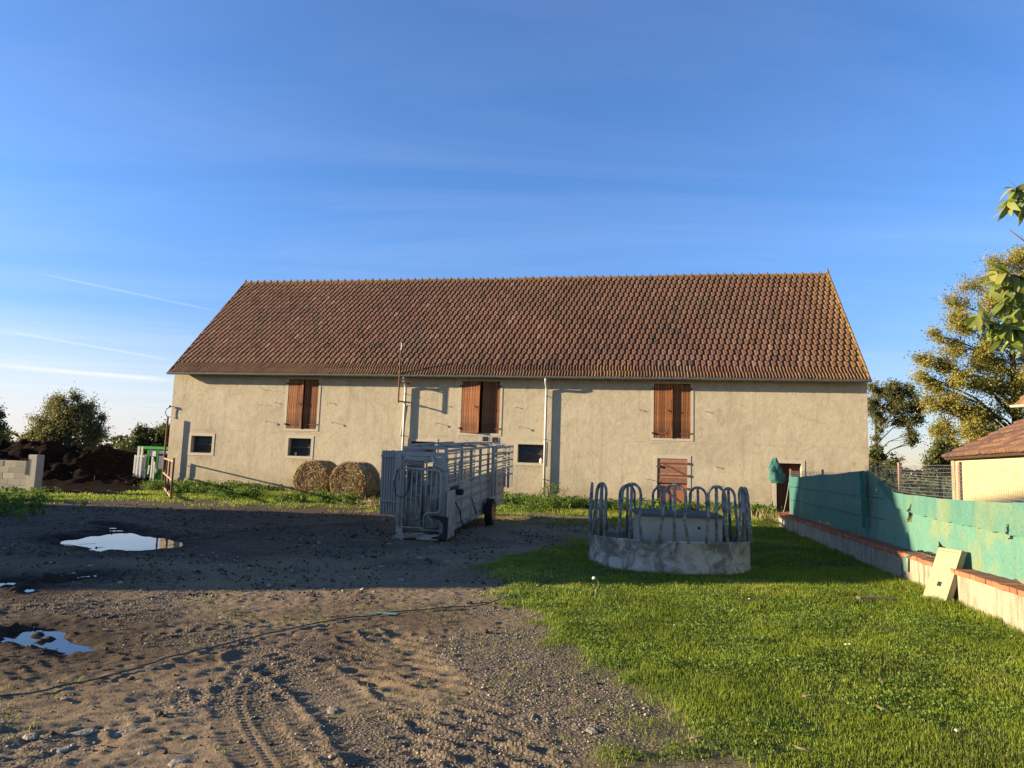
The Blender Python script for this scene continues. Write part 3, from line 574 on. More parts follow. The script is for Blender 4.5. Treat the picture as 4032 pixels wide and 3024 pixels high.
# pins and hold-backs on the wall
PINS = [(1085, 1585), (1300, 1586), (1753, 1597), (2031, 1603), (2516, 1614), (2777, 1620), (2818, 1838), (2819, 1910)]
HOLD = [(1055, 1660), (1314, 1665), (1722, 1668), (2049, 1682)]
def onwall(u, v):
    d = BM.to_3x3().inverted() @ ray(u, v); o = BM.inverted() @ Vector((0, 0, EYE)); t = -o.y/d.y; return o+d*t
for u, v in PINS:
    p = onwall(u, v); b = MB(); b.tube([p+Vector((0, .01, 0)), p+Vector((0, -.075, .0))], .011, 6); b.tube([p+Vector((0, -.062, 0)), p+Vector((0, -.08, 0))], .02, 6); b.build('wall_pin', M_['rustpale'], barn)
for u, v in HOLD:
    p = onwall(u, v); b = MB(); b.tube([p+Vector((0, .01, .02)), p+Vector((0, -.13, .02))], .008, 6); b.box(p.x-.012, p.x+.012, p.y-.15, p.y-.125, p.z-.05, p.z+.03); b.build('hold_back', M_['iron'], barn)
# ---- roof
TH = math.atan2(HR-HE-.02, DEP+.42); SLEN = math.hypot(HR-HE-.02, DEP+.42)
RM = Matrix.Translation((SL, -.42, HE+.02)) @ Matrix.Rotation(TH, 4, 'X')    # x along eave, y up the slope, z off the roof
deck = MB(); Lr = SR-SL
deck.box(.03, Lr-.03, .02, SLEN-.05, -.10, -.012, M=RM)
RB = Matrix.Translation((SR, 2*DEP+.42, HE+.02)) @ Matrix.Rotation(math.pi, 4, 'Z') @ Matrix.Rotation(TH, 4, 'X')
deck.box(.03, Lr-.03, .02, SLEN-.08, -.10, .03, M=RB)
roof = deck.build('roof', M_['tile'], barn)
TW, TL_ = Lr/121, SLEN/21
def tile_verts(w, L, kind=0, lift=.045):
    """interlocking tile: joint groove at the left, raised body with a lozenge hollow (0) or two ribs (1)"""
    hb = .044
    prof = [(0, 0), (.068, 0), (.078, hb), (w-.014, hb), (w-.006, .002), (w+.006, .0)]
    if kind == 1: prof = [(0, 0), (.040, 0), (.048, hb), (.098, hb), (.106, .002), (.156, .002), (.164, hb), (w-.016, hb), (w-.008, .002), (w+.006, 0)]
    V = []; Fc = []; k = len(prof)
    for y, dz in ((-.012, lift), (L+.05, 0.0)): V += [(x, y, z+dz) for x, z in prof]
    V += [(x, -.012, lift-.036) for x, z in prof]        # front lip
    Fc += [(i, i+1, k+i+1, k+i) for i in range(k-1) if not (kind == 0 and i == 2)]+[(2*k+i, 2*k+i+1, i+1, i) for i in range(k-1)]
    V += [(0, L+.05, -.015)]; Fc += [(2*k, 0, k, 3*k)]
    V += [(w+.006, L+.05, -.015)]; Fc += [(3*k-1, 3*k+1, 2*k-1, k-1)]
    if kind == 0:
        o = len(V); cx = (.078+w-.014)/2; hw = .047; cy = L*.47; hl = L*.25
        zz = lambda y: hb+lift*(1-(y+.012)/(L+.062))
        V += [(cx-hw, cy, zz(cy)), (cx, cy-hl, zz(cy-hl)), (cx+hw, cy, zz(cy)), (cx, cy+hl, zz(cy+hl)), (cx+.012, cy, zz(cy)-.045)]
        A, B, Cc, D = 2, 3, k+3, k+2; W_, S_, E_, N_, c = o, o+1, o+2, o+3, o+4
        for f in ((A, B, S_), (B, E_, S_), (B, Cc, E_), (Cc, N_, E_), (Cc, D, N_), (D, W_, N_), (D, A, W_), (A, S_, W_), (W_, S_, c), (S_, E_, c), (E_, N_, c), (N_, W_, c)): Fc.append((*f, f[2]))
    return np.array(V), Fc
def tri_quads(Fc): return [np.array([f for f in Fc if len(set(f)) == 4]), np.array([f[:3] for f in Fc if len(set(f)) == 3]).reshape(-1, 3)]
def tiled(parent, rows, cols, w, L, Mx, n_ind, lich_fn, eye_local=None, kindrows=2, stag=False, mu=5):
    base = [tile_verts(w, L, 0), tile_verts(w, L, 1)]
    T = []
    for r in range(rows):
        off = (r*.36 % 1)*w
        for c in range(-1, cols+1):
            x = c*w+off; x0 = max(x, 0); x1 = min(x+w, cols*w); sx = (x1-x0)/w; x = x0
            if sx < .2: continue
            T.append((r, sx, x+RNG.normal(0, .004), r*L+RNG.normal(0, .006)-(.05 if RNG.random() < .012 else 0), RNG.normal(0, .004)+.045*(float(vnoise(x+3, r*L, 2.8, 15))-.5), RNG.normal(0, .012), int(min(9, max(0, RNG.normal(mu+4.5*(float(fbm(np.array([x]), np.array([r*L]), 2.2, 3, 17)[0])-.5), 1.7))))))
    T.sort(key=lambda q: (Mx @ Vector((q[2], q[3], 0))-eye_local).length if eye_local is not None else 0)
    VA = []; QA = []; TA = []; SA = []; LA = []; off = 0; cache = {}
    for i, (r, sx, x, y, z, rot, sh) in enumerate(T):
        kd = 1 if r < kindrows else 0; V, Fc = base[kd]; li = lich_fn(x, y)
        if sx < .99: V = V*np.array([sx, 1, 1])
        if i < n_ind and sx > .99:
            lq = min(3, int(li*4)); key = (kd, sh, lq)
            if key not in cache:
                q, t3 = tri_quads(Fc); cache[key] = npmesh('roof_tile', V, [q, t3], M_['tile'], dict(shade=np.full(len(V), sh/9), lichen=np.full(len(V), lq/3.5)))
            link('roof_tile', cache[key], parent, Mx @ Matrix.Translation((x, y, z)) @ Matrix.Rotation(rot, 4, 'Z')); continue
        cr, sr = math.cos(rot), math.sin(rot); P = np.c_[V[:, 0]*cr-V[:, 1]*sr+x, V[:, 0]*sr+V[:, 1]*cr+y, V[:, 2]+z]
        q, t3 = tri_quads(Fc); VA.append(P); QA.append(q+off); TA.append(t3+off) if len(t3) else None; SA.append(np.full(len(V), sh/9)); LA.append(np.full(len(V), li)); off += len(V)
    if VA:
        V = np.concatenate(VA); A = np.array(Mx); V = V @ A[:3, :3].T+A[:3, 3]
        o = link('tile_field', npmesh('tile_field', V, [np.concatenate(QA)]+([np.concatenate(TA)] if TA else []), M_['tile'], dict(shade=np.concatenate(SA), lichen=np.concatenate(LA))), parent); o['kind'] = 'stuff'
def lich(x, y):
    s = Lr-x; e = math.exp(-s/.40)*.9+math.exp(-s/2.2)*.22; b = (math.exp(-y/.5)*.38)*(.55+.6*float(vnoise(x, y, 1.1, 3))); t = math.exp(-(SLEN-y)/.35)*.5
    return min(1, e+b+t+.12*float(vnoise(x, y, 2.5, 4)))
tiled(roof, 21, 121, TW, TL_, RM, 290, lich, BM.inverted() @ Vector((0, 0, EYE)))
# ridge tiles, verge tiles, finials
def halfround(L, r, knob=True):
    n = 8; V = []; fs = []
    for y, k in ((0, 1.0), (L*.86, 1.0), (L*.86, 1.16), (L+.02, 1.16)):
        for j in range(n+1):
            a = math.pi*(-.08+1.16*j/n); V.append((r*k*math.cos(a), y, r*k*math.sin(a)))
    for s_ in range(3): fs += [(s_*(n+1)+j, (s_+1)*(n+1)+j, (s_+1)*(n+1)+j+1, s_*(n+1)+j+1) for j in range(n)]
    fs += [tuple(range(n+1)), tuple(3*(n+1)+j for j in range(n, -1, -1))]
    b = MB().add(V, fs)
    if knob: b.box(-.03, .03, L*.88, L+.015, r*1.1, r*1.1+.07, bev=.012)
    return b
def withattr(me, sh, li):
    for k, q in (('shade', sh), ('lichen', li)):
        a = me.attributes.new(k, 'FLOAT', 'POINT'); a.data.foreach_set('value', np.full(len(me.vertices), q, np.float32))
    return me
RT = [withattr(halfround(Lr/77, .115).mesh('ridge_tile', M_['tile']), sh, li) for sh, li in ((.45, .5), (.6, .35), (.3, .6), (.5, .8))]
for k in range(77):
    link('ridge_tile', RT[k % 3 if k < 70 else 3], roof, Matrix.Translation((SL+k*Lr/77, DEP, HR-.035+RNG.normal(0, .006)+.05*(float(vnoise(k*.38, 2, 3.2, 16))-.5))) @ Matrix.Rotation(-R(90), 4, 'Z'))
VT = [withattr(halfround(TL_, .058, False).mesh('verge_tile', M_['tile']), sh, li) for sh, li in ((.5, 1.0), (.75, 1.0), (.35, .25), (.2, .15))]
for k in range(21):
    for x, ids in ((Lr-.02, (0, 1)), (.02, (2, 3))):
        link('verge_tile', VT[ids[k % 2]], roof, RM @ Matrix.Translation((x, (k)*TL_, .02+RNG.normal(0, .005))) @ Matrix.Rotation(-R(1.5), 4, 'X'))
for x, hgt in ((SL+.05, .20), (SR-.05, .30)):
    b = MB().lathe([(.0, .0), (.10, .0), (.11, .05), (.05, .09), (.045, hgt*.6), (.012, hgt), (0, hgt)], 8, Matrix.Translation((x, DEP, HR+.02))); withattr(b.build('finial', M_['tile'], roof).data, .4, .5)
# gutter, brackets, downpipes
def gutter(x0, x1, yo, zt, r, par, mat, nb):
    n = 8; V = []; fs = []
    for x in (x0, x1):
        for rr in (r, r-.006):
            for j in range(n+1): a = math.pi+math.pi*j/n; V.append((x, yo+rr*math.cos(a), zt+rr*math.sin(a)))
    m = n+1
    for j in range(n): fs += [(j, j+1, 2*m+j+1, 2*m+j), (m+j+1, m+j, 3*m+j, 3*m+j+1)]
    fs += [(0, 2*m, 3*m, m), (n, m+n, 3*m+n, 2*m+n)]; fs += [tuple(range(m))[::-1], tuple(2*m+j for j in range(m))]
    b = MB().add(V, fs); b.tube([(x0, yo-r, zt+.004), (x1, yo-r, zt+.004)], .011, 6)
    g = b.build('gutter', M_[mat], par)
    bm = MB()
    for j in range(n): 
        a0, a1 = (math.pi+math.pi*q/n for q in (j, j+1)); r1, r2 = r+.0015, r+.006
        bm.add([(-.015, r1*math.cos(a0), r1*math.sin(a0)), (.015, r1*math.cos(a0), r1*math.sin(a0)), (.015, r1*math.cos(a1), r1*math.sin(a1)), (-.015, r1*math.cos(a1), r1*math.sin(a1)), (-.015, r2*math.cos(a0), r2*math.sin(a0)), (.015, r2*math.cos(a0), r2*math.sin(a0)), (.015, r2*math.cos(a1), r2*math.sin(a1)), (-.015, r2*math.cos(a1), r2*math.sin(a1))], [(4, 5, 6, 7), (0, 4, 7, 3), (5, 1, 2, 6)])
    me = bm.mesh('gutter_bracket', M_[mat])
    for k in range(nb): link('gutter_bracket', me, g, Matrix.Translation((x0+.25+(x1-x0-.5)*k/(nb-1)+RNG.normal(0, .05), yo, zt)))
    return g
gutter(SL-.03, SR+.03, -.45, HE+.01, .075, barn, 'zinc', 58)
for s, zb in ((-4.53, -.05), (1.455, -.05)):
    b = MB(); b.tube([(s, -.45, HE-.06), (s, -.45, HE-.13), (s, -.38, HE-.24), (s, -.18, HE-.36), (s, -.11, HE-.46), (s, -.11, HE-.6), (s, -.11, 2.5), (s, -.11, zb)], .05, 10)
    d = b.build('downpipe', M_['zinc_pipe'], barn, True)
    for z in (4.35, 2.6, 1.0): MB().tube([(s+.056*math.cos(a), -.11+.056*math.sin(a), z) for a in [2*math.pi*i/12 for i in range(13)]], .012, 5).build('pipe_clip', M_['iron'], d); MB().box(s-.01, s+.01, -.055, .0, z-.01, z+.01).build('pipe_clip', M_['iron'], d)
# iron lifting bracket by the first downpipe
q1 = onwall(1610, 1520); q2 = onwall(1608, 1584); oo = .50; dx = -.27
b = MB(); zt, zb = q1.z+.10, q2.z+.0
b.tube([(q2.x+dx, -oo, zb-.06), (q2.x+dx, -oo, zb+2.15)], .034, 8)
b.beam((q2.x+dx, -oo, zb), (q2.x, .0, zb), .05, .05); b.beam((q2.x+dx, -oo, zt), (q2.x, .0, zt), .05, .05)
ib = b.build('iron_bracket', M_['rust'], barn); MB().tube([(q2.x+dx+.012, -oo, zb+2.15), (q2.x+dx+.012, -oo, zb+2.45)], .014, 6).build('insulator_rod', M_['zinc_pipe'], ib)
MB().tube([(q2.x-.10, -.24, zb-.02), (q2.x-.17, -.03, zb-.12), (q2.x-.20, -.02, zb-.7), (q2.x-.27, -.02, zb-1.45)], .016, 6).build('wall_cable', M_['zinc_pipe'], barn)
# insulator with a loop of cable at the left corner
c0 = Vector((SL-.02, -.10, 3.62)); b = MB(); b.tube([c0+Vector((.12, .1, .0)), c0], .015, 6); b.lathe([(0, -.05), (.04, -.05), (.05, 0), (.03, .05), (0, .05)], 10, Matrix.Translation(c0)); b.build('insulator', M_['cable'], barn)
MB().tube([c0+Vector((-.02, 0, -.04)), c0+Vector((-.14, -.02, -.12)), c0+Vector((-.19, -.03, -.28)), c0+Vector((-.12, -.02, -.42)), c0+Vector((-.02, 0, -.47)), c0+Vector((.05, .06, -.47))], .017, 6).build('cable_loop', M_['cable'], barn)
# ================================================================== CATTLE RACE TRAILER
def trailer():
    M = Matrix.Translation((-1.77, 14.62, 0)) @ Matrix.Rotation(-R(9.5), 4, 'Z') @ Matrix.Rotation(R(2.6), 4, 'X')
    t = thing('cattle_race_trailer', 'long grey galvanised cattle crush trailer with orange wheel hubs parked in the yard', 'trailer', M=M)
    def part(nm, b, mat='galv', p=t, sm=False): return b.build(nm, M_[mat], p, sm)
    W = .46; L = 6.95
    for sx in (-1, 1): part('chassis_rail', MB().box(sx*W-.05, sx*W+.05, .02, L, .10, .20, bev=.008))
    part('floor', MB().box(-W+.06, W-.06, .05, L-.02, .16, .195), 'skirt')
    part('axle', MB().box(-.62, .62, 3.93, 4.03, .10, .17), 'skirt')
    ax = Matrix.Rotation(R(90), 4, 'Y')
    for sx in (-1, 1):
        wz = .335-4.0*math.sin(R(2.6))
        MW = Matrix.Translation((sx*.66, 3.98, wz)) @ ax
        wh = thing_part('wheel', t, MW)
        prof = [(.20, -.075), (.24, -.095), (.295, -.10), (.325, -.08), (.333, -.04), (.333, .04), (.325, .08), (.295, .10), (.24, .095), (.20, .075)]
        ty = MB().lathe(prof, 36, closed=True)
        for k in range(22):
            a = 2*math.pi*k/22
            for sg in (-1, 1): ty.box(-.012, .012, sg*.01, sg*.095, .328, .345, M=Matrix.Rotation(a+sg*.07, 4, 'Z') @ Matrix.Rotation(R(90), 4, 'Y') @ Matrix.Rotation(R(90), 4, 'Z'))
        ty.build('tyre', M_['rubber'], wh, False)
        MB().lathe([(0, sx*.06), (.07, sx*.06), (.08, sx*.085), (.11, sx*.085), (.13, sx*.06), (.175, sx*.065), (.20, sx*.10), (.206, sx*.10), (.206, -sx*.085), (.19, -sx*.085), (.17, -sx*.02), (0, -sx*.02)], 24).build('rim', M_['orange'], wh)
        b = MB(); [b.tube([(.09*math.cos(a), .09*math.sin(a), sx*.05), (.09*math.cos(a), .09*math.sin(a), sx*.075)], .012, 6) for a in [i*math.pi*.4 for i in range(5)]]; b.build('wheel_nuts', M_['rubber'], wh)
    # sides: ribbed sheets below, rails above, posts
    PY = [.06, 1.45, 2.43, 3.5, 4.55, 5.7, L-.03]
    for sx in (-1, 1):
        x = sx*W
        for k in range(len(PY)-1):
            y0, y1 = PY[k]+.032, PY[k+1]-.032
            b = MB(); rows = [(.205, .44), (.46, .70), (.72, .90), (.92, 1.08)]
            b.box(x-.008, x+.008, y0, y1, .203, 1.09)
            for z0, z1 in rows:                                  # pressed panels stand proud
                b.box(x+sx*.008, x+sx*.028, y0+.03, y1-.03, z0+.015, z1-.02, bev=.009) if sx > 0 else b.box(x-.028, x-.008, y0+.03, y1-.03, z0+.015, z1-.02, bev=.009)
            part('side_sheet', b, 'panel')
            for zz in (.445, .71, .905): part('rib', MB().box(min(x+sx*.009, x+sx*.045), max(x+sx*.009, x+sx*.045), y0, y1, zz-.014, zz+.014, bev=.006))
            for zz in (1.22, 1.36, 1.50, 1.64):
                part('side_rail', MB().tube([(x, PY[k]+.03, zz), (x, PY[k+1]-.03, zz)], .019, 8), sm=True)
        for k, y in enumerate(PY): part('post', MB().box(x-.03, x+.03, y-.03, y+.03, .20, 1.80, bev=.006))
        part('top_rail', MB().box(x-.028, x+.028, .02, L, 1.80, 1.855, bev=.006))
        part('rub_strip', MB().box(x+sx*.031, x+sx*.045, .1, L-.05, 1.10, 1.15), 'panel')
    for y in (.06, 1.45, 2.9, 4.55, 6.0, L-.03): part('cross_beam', MB().box(-W-.02, W+.02, y-.03, y+.03, 1.857, 1.91, bev=.006))
    # a few diagonal lids and bars lying over the top
    part('top_bar', MB().beam((-.42, .3, 1.93), (-.15, 3.0, 1.96), .07, .045)); part('top_bar', MB().beam((.10, 1.2, 1.94), (.15, 4.9, 1.94), .10, .05)); part('top_bar', MB().beam((.36, 2.6, 1.94), (.36, 6.7, 1.94), .07, .05))
    # slatted vent at the front right sheet
    for k in range(7): part('vent_bar', MB().box(W+.030, W+.040, .35+k*.10, .39+k*.10, .93, 1.06), 'cable')
    # front headgate: two sheet doors with a dark slot
    for x0, x1 in ((-.40, -.08), (.06, .42)):
        b = MB(); b.box(x0, x1, .10, .115, .22, 1.50); b.box(x0, x0+.04, .085, .10, .22, 1.50); b.box(x1-.04, x1, .085, .10, .22, 1.50); b.box(x0+.04, x1-.04, .088, .10, 1.1, 1.16); part('headgate_door', b, 'skirt')
    for sx, w_ in ((-1, .075), (1, .06)):
        part('front_post', MB().box(sx*W-w_, sx*W+w_, -.10, -.01, .14 if sx > 0 else .0, 1.78, bev=.01))
    part('foot_plate', MB().box(-W-.11, -W+.11, -.17, .06, -.02, .035, bev=.008)); part('foot_sleeve', MB().box(-W-.10, -W+.10, -.13, .02, .42, .52, bev=.01)); part('foot_sleeve', MB().box(-W-.09, -W+.09, -.125, .015, .52, .60, bev=.01))
    part('front_sill', MB().beam((-W+.08, -.10, .07), (.08, -.08, .10), .08, .10, bev=.008)); part('step_block', MB().box(-.05, .42, -.20, .0, .01, .12, bev=.01), 'skirt')
    # head frame on top
    b = MB(); b.box(-W-.05, W+.08, -.10, -.03, 1.60, 1.70, bev=.01); b.box(-W-.03, W+.02, -.09, -.04, 1.71, 1.80, bev=.008); part('head_beam', b)
    b = MB(); b.prism([(-.62, 1.20), (-.50, 1.20), (-.44, 1.55), (-.46, 1.76), (-.56, 1.78)], -.14, -.105); b.tube([(-.53, -.17, 1.44), (-.53, -.10, 1.44)], .035, 10); part('pivot_plate', b)
    b = MB(); b.prism([(.20, 1.45), (.52, 1.28), (.60, 1.40), (.48, 1.72), (.30, 1.68)], -.145, -.105); b.tube([(.30, -.17, 1.55), (.52, -.17, 1.44)], .03, 8); part('latch_assembly', b)
    part('hydraulic_ram', MB().tube([(.22, -.19, 1.72), (.30, -.19, 1.50)], .022, 8), 'zinc_pipe', sm=True)
    # tube gate swung in front of the headgate
    gx0, gx1, yy = -.42, .44, -.22
    g = thing_part('front_gate', t, Matrix.Translation((0, 0, 0)))
    def rail(nm, pts, r=.019): return MB().tube(pts, r, 8).build(nm, M_['galv'], g, True)
    rail('gate_tube', [(gx0, yy, .26), (gx0, yy, 1.40), (gx0+.03, yy, 1.47), (gx1-.05, yy-.03, 1.43), (gx1, yy-.03, 1.38), (gx1, yy-.02, .62), (gx1-.05, yy-.02, .58), (gx1-.28, yy-.02, .57), (gx1-.33, yy-.02, .52), (gx1-.33, yy-.02, .26)], .021)
    rail('gate_tube', [(gx0, yy, .26), (gx1-.33, yy-.02, .26)], .021)
    for k in range(7):
        x = gx0+.12+k*.105; z0 = .27 if x < gx1-.36 else .58
        rail('gate_bar', [(x, yy, z0), (x+.012, yy, 1.43)], .014)
    rail('gate_arch', [(gx0+.02, yy-.02, 1.46), (gx0+.02, yy-.03, 1.60), (gx0+.07, yy-.03, 1.66), (gx0+.5, yy-.03, 1.64), (gx0+.55, yy-.03, 1.58), (gx0+.55, yy-.02, 1.44)], .02)
    # black rubber yoke low on the right corner
    b = MB(); b.prism([(.27+(x-.14)*.76, .06+(z-.03)*.74) for x, z in [(.10, .62), (.16, .66), (.60, .64), (.60, .05), (.16, .03), (.20, .08), (.42, .12), (.49, .26), (.47, .44), (.38, .55), (.24, .58)]], -.30, -.25); part('rubber_yoke', b, 'rubber')
    part('guide_plate', MB().box(W+.12, W+.145, -.26, .35, .05, 1.02, bev=.006), 'panel')
    # hoses
    part('hose', MB().tube([(-.52, -.16, 1.42), (-.55, -.24, 1.15), (-.50, -.28, .92), (-.38, -.28, .86), (-.28, -.28, .92), (-.22, -.26, 1.2), (-.20, -.2, 1.5)], .011, 6), 'cable', sm=True)
    part('hose', MB().tube([(W+.06, .45, .85), (W+.10, .75, .62), (W+.08, 1.05, .52), (W+.10, 1.15, .25), (W+.10, 1.5, .12), (W+.08, 2.2, .16)], .016, 6), 'cable', sm=True)
    part('hose', MB().tube([(W+.06, .2, .12), (W+.16, .5, .03), (W+.13, .95, .0), (W+.05, 1.05, .14)], .009, 6), 'cable', sm=True)
    # levers on the right side
    b = MB(); b.tube([(W+.06, 1.0, 1.60), (W+.10, .85, 1.15), (W+.12, .80, .95)], .024, 8); part('lever', b, sm=True)
    part('lever_grip', MB().box(W+.06, W+.20, .72, .9, .86, .99, bev=.02), 'rubber')
    b = MB(); b.tube([(W+.05, 2.3, 1.10), (W+.10, 2.3, 1.12), (W+.10, 2.75, 1.12)], .02, 8); b.tube([(W+.09, 2.6, 1.3), (W+.16, 2.75, 1.28), (W+.16, 2.8, 1.02), (W+.1, 2.62, .98)], .016, 8); part('bolt_handle', b, sm=True)
    part('stay', MB().beam((W+.045, 2.43, .65), (W+.05, 3.0, .22), .03, .03))
    # folded hurdles carried upright along the left flank
    for k in range(7):
        x = -.68-k*.058; h = thing_part('hurdle', t, Matrix.Translation((x, .35, 0))); dz = RNG.uniform(-.01, .01)
        for y in (0, 1.9): MB().box(-.022, .022, y-.02, y+.02, .42+dz, 1.80+dz, bev=.005).build('upright', M_['galv'], h)
        b = MB(); [b.tube([(0, .02, z), (0, 1.88, z)], .016, 6) for z in (.5, .75, 1.0, 1.25, 1.5, 1.75)]; b.build('rails', M_['galv'], h)
        for z in (.70, 1.66): MB().box(-.027, .027, -.055, -.021, z+dz, z+.05+dz).build('lug', M_['galv'], h)
    for z in (.62, 1.72): part('hurdle_arm', MB().box(-1.10, -W-.03, .9, .95, z, z+.05))
    # gate hung along the rear right flank
    g = thing_part('rear_gate', t, Matrix.Translation((W+.16, 0, 0)))
    for zz in (.95, 1.18, 1.40, 1.62, 1.80): MB().tube([(0, 4.4, zz), (0, 7.55, zz)], .026, 8).build('gate_rail', M_['galv'], g, True)
    for y, z0, wd in ((4.42, .52, .10), (4.80, .50, .12), (6.3, .62, .05), (6.95, .55, .08), (7.55, .55, .05)): MB().box(-.035, .035, y-wd/2, y+wd/2, z0, 1.86, bev=.008).build('gate_upright', M_['galv'], g)
    for y in (5.3, 6.6): part('gate_hook', MB().box(W+.03, W+.13, y-.02, y+.02, 1.66, 1.70))
    # rear lamps on the roof bars
    for x, y in ((-.05, 6.6), (.42, 5.7)):
        h = thing_part('rear_lamp', t, Matrix.Translation((x, y, 1.90)))
        for sx in (-1, 1): MB().box(sx*.13-.018, sx*.13+.018, -.02, .02, 0, .21, bev=.004).build('bracket', M_['zinc_pipe'], h)
        MB().box(-.08, .09, -.06, .03, .05, .19, bev=.02).build('lens', M_['rubber'], h)
    for y in (4.9, 5.6): part('lifting_loop', MB().tube([(W, y-.05, 1.86), (W, y-.04, 1.95), (W, y, 1.98), (W, y+.04, 1.95), (W, y+.05, 1.86)], .009, 6))
def thing_part(nm, par, M):
    o = bpy.data.objects.new(nm, None); C.objects.link(o); o.parent = par; o.matrix_basis = M; o.empty_display_size = .1; return o
trailer()
# ================================================================== FEEDER + WELL
def feeder():
    M = Matrix.Translation((2.78, 12.15, .02)) @ Matrix.Rotation(-R(2.2), 4, 'X'); Rr = 1.36
    t = thing('round_feeder', 'round galvanised livestock feeder with arched bars and mottled grey skirt on the grass', 'feeder', M=M)
    nseg = 3
    for k in range(nseg):
        a0, a1 = R(-100+k*120)+.003, R(-100+(k+1)*120)-.003; n = 24; V = []; fs = []; prof = [(Rr+.012, 0-.05), (Rr+.02, .0), (Rr, .04), (Rr, .40), (Rr+.015, .425), (Rr+.015, .445), (Rr-.02, .455), (Rr-.025, .43), (Rr-.012, .40), (Rr-.012, -.05)]
        m = len(prof)
        for i in range(n+1):
            a = a0+(a1-a0)*i/n; dent = .012*math.sin(5*a+k)*1
            for r, z in prof: V.append(((r+dent)*math.cos(a), (r+dent)*math.sin(a), z+.006*math.sin(3*a)))
        fs = [(i*m+j, (i+1)*m+j, (i+1)*m+(j+1) % m, i*m+(j+1) % m) for i in range(n) for j in range(m)]+[tuple(range(m))[::-1], tuple(n*m+j for j in range(m))]
        sk = MB().add(V, fs).build('skirt', M_['skirt'], t, True)
        b = MB(); 
        for da in (.0,):
            a = a0+.012; b.box(-.03, .03, -.006, .006, .0, .44, M=Matrix.Rotation(a+math.pi/2, 4, 'Z') @ Matrix.Translation((0, -(Rr+.022), 0)))
        b.build('joint_strip', M_['skirt'], sk)
    for k in range(12):
        a = R(-90-8+k*360/12)
        h = thing_part('hoop', t, Matrix.Rotation(a-math.pi/2, 4, 'Z') @ Matrix.Translation((0, Rr-.02, 0)))
        # local: x tangential, y outward
        ht = 1.31; hw = .165; tilt = RNG.normal(0, .012); pts = []
        sp = RNG.uniform(.0, .05)
        base = [(-hw-.03+tilt, 0, .42), (-hw+.02, 0, .75), (-hw, -.01, 1.0), (-hw, -.02, ht-.17)]
        arc = [(-hw*math.cos(q), -.02-.01*math.sin(q), ht-.17+.17*math.sin(q)) for q in [math.pi*i/10 for i in range(1, 10)]]
        end = [(hw, -.02, ht-.17), (hw, -.01, 1.0), (hw+.02+sp*.5, 0, .75), (hw+.05+sp, 0, .42)]
        MB().tube(base+arc+end, .024, 8).build('arch', M_['hoop'], h, True)
        MB().tube([(tilt+.02, 0, .42), (0, -.03, ht)], .026, 8).build('middle_bar', M_['hoop'], h, True)
feeder()
def well():
    t = thing('concrete_well', 'square pale concrete well with dark lid standing inside the round feeder', 'well', (2.95, 12.30, 0), R(-4))
    b = MB(); b.box(-.67, .67, -.58, .58, -.1, .83, bev=.012); b.build('basin', M_['concrete'], t)
    b = MB(); V = [(-.72, -.63, .832), (.70, -.62, .832), (.70, .62, .832), (-.72, .63, .832), (-.72, -.63, .872), (.70, -.62, .868), (.70, .62, .875), (-.72, .63, .872), (-.1, .05, .915)]
    b.add(V, [(3, 2, 1, 0), (0, 1, 5, 4), (1, 2, 6, 5), (2, 3, 7, 6), (3, 0, 4, 7), (4, 5, 8), (5, 6, 8), (6, 7, 8), (7, 4, 8)]); b.build('lid', M_['lid'], t)
    for x, z in ((.29, .66), (-.42, .36), (-.33, .40)): MB().tube([(x, -.584, z), (x, -.57, z)], .024, 10).build('bolt_hole', M_['dark'], t)
well()
# ================================================================== LOW WALL, FENCE, NETTING
W0 = G(3503, 2269); W1 = G(4020, 2492); WD = (W0-W1).normalized(); WNr = Vector((WD.y, -WD.x, 0))     # WNr points right, away from the yard
def WL(y, off=0, z=0): p = W0+WD*((y-W0.y)/WD.y)+WNr*off; return Vector((p.x, p.y, z))
def lowwall():
    a = WL(20.3); M = Matrix.Translation((a.x, a.y, 0)) @ Matrix.Rotation(math.atan2(-WD.y, -WD.x), 4, 'Z')     # local x runs towards the camera, +y = away from the yard
    t = thing('low_wall', 'low stained rendered wall topped with a row of red bricks beside the lawn', 'wall', M=M)
    L = (20.3-4.3)/WD.y
    V = []; fs = []; n = 120
    for i in range(n+1):
        x = L*i/n; o = .02*(float(vnoise(x, 0, .6, 61))-.5); V += [(x, o, -.2), (x, o*.6-.0, .395), (x, .34, .395), (x, .34, -.2)]
    fs = [(i*4+j, (i+1)*4+j, (i+1)*4+(j+1) % 4, i*4+(j+1) % 4) for i in range(n) for j in range(4)]+[(0, 1, 2, 3), (4*n+3, 4*n+2, 4*n+1, 4*n)]
    MB().add(V, [f[::-1] for f in fs]).build('masonry', M_['lowwall'], t)
    nb = int(L/.135); vs = [MB().box(0, .128, 0, .36, 0, .06, bev=.006).mesh('brick', M_['brick']) for _ in range(1)]
    for k in range(nb):
        dz = RNG.normal(0, .004); sag = -.02 if 9.2 < k*.135*WD.y-0 < 9.9 else 0
        link('brick', vs[0], t, Matrix.Translation((k*.135, -.035+RNG.normal(0, .006), .397+dz)) @ Matrix.Rotation(RNG.normal(0, .012), 4, 'Z') @ Matrix.Rotation(RNG.normal(0, .01), 4, 'X'))
lowwall()
POSTY = [20.0, 16.6, 13.35, 11.8, 9.62, 7.3, 5.0]
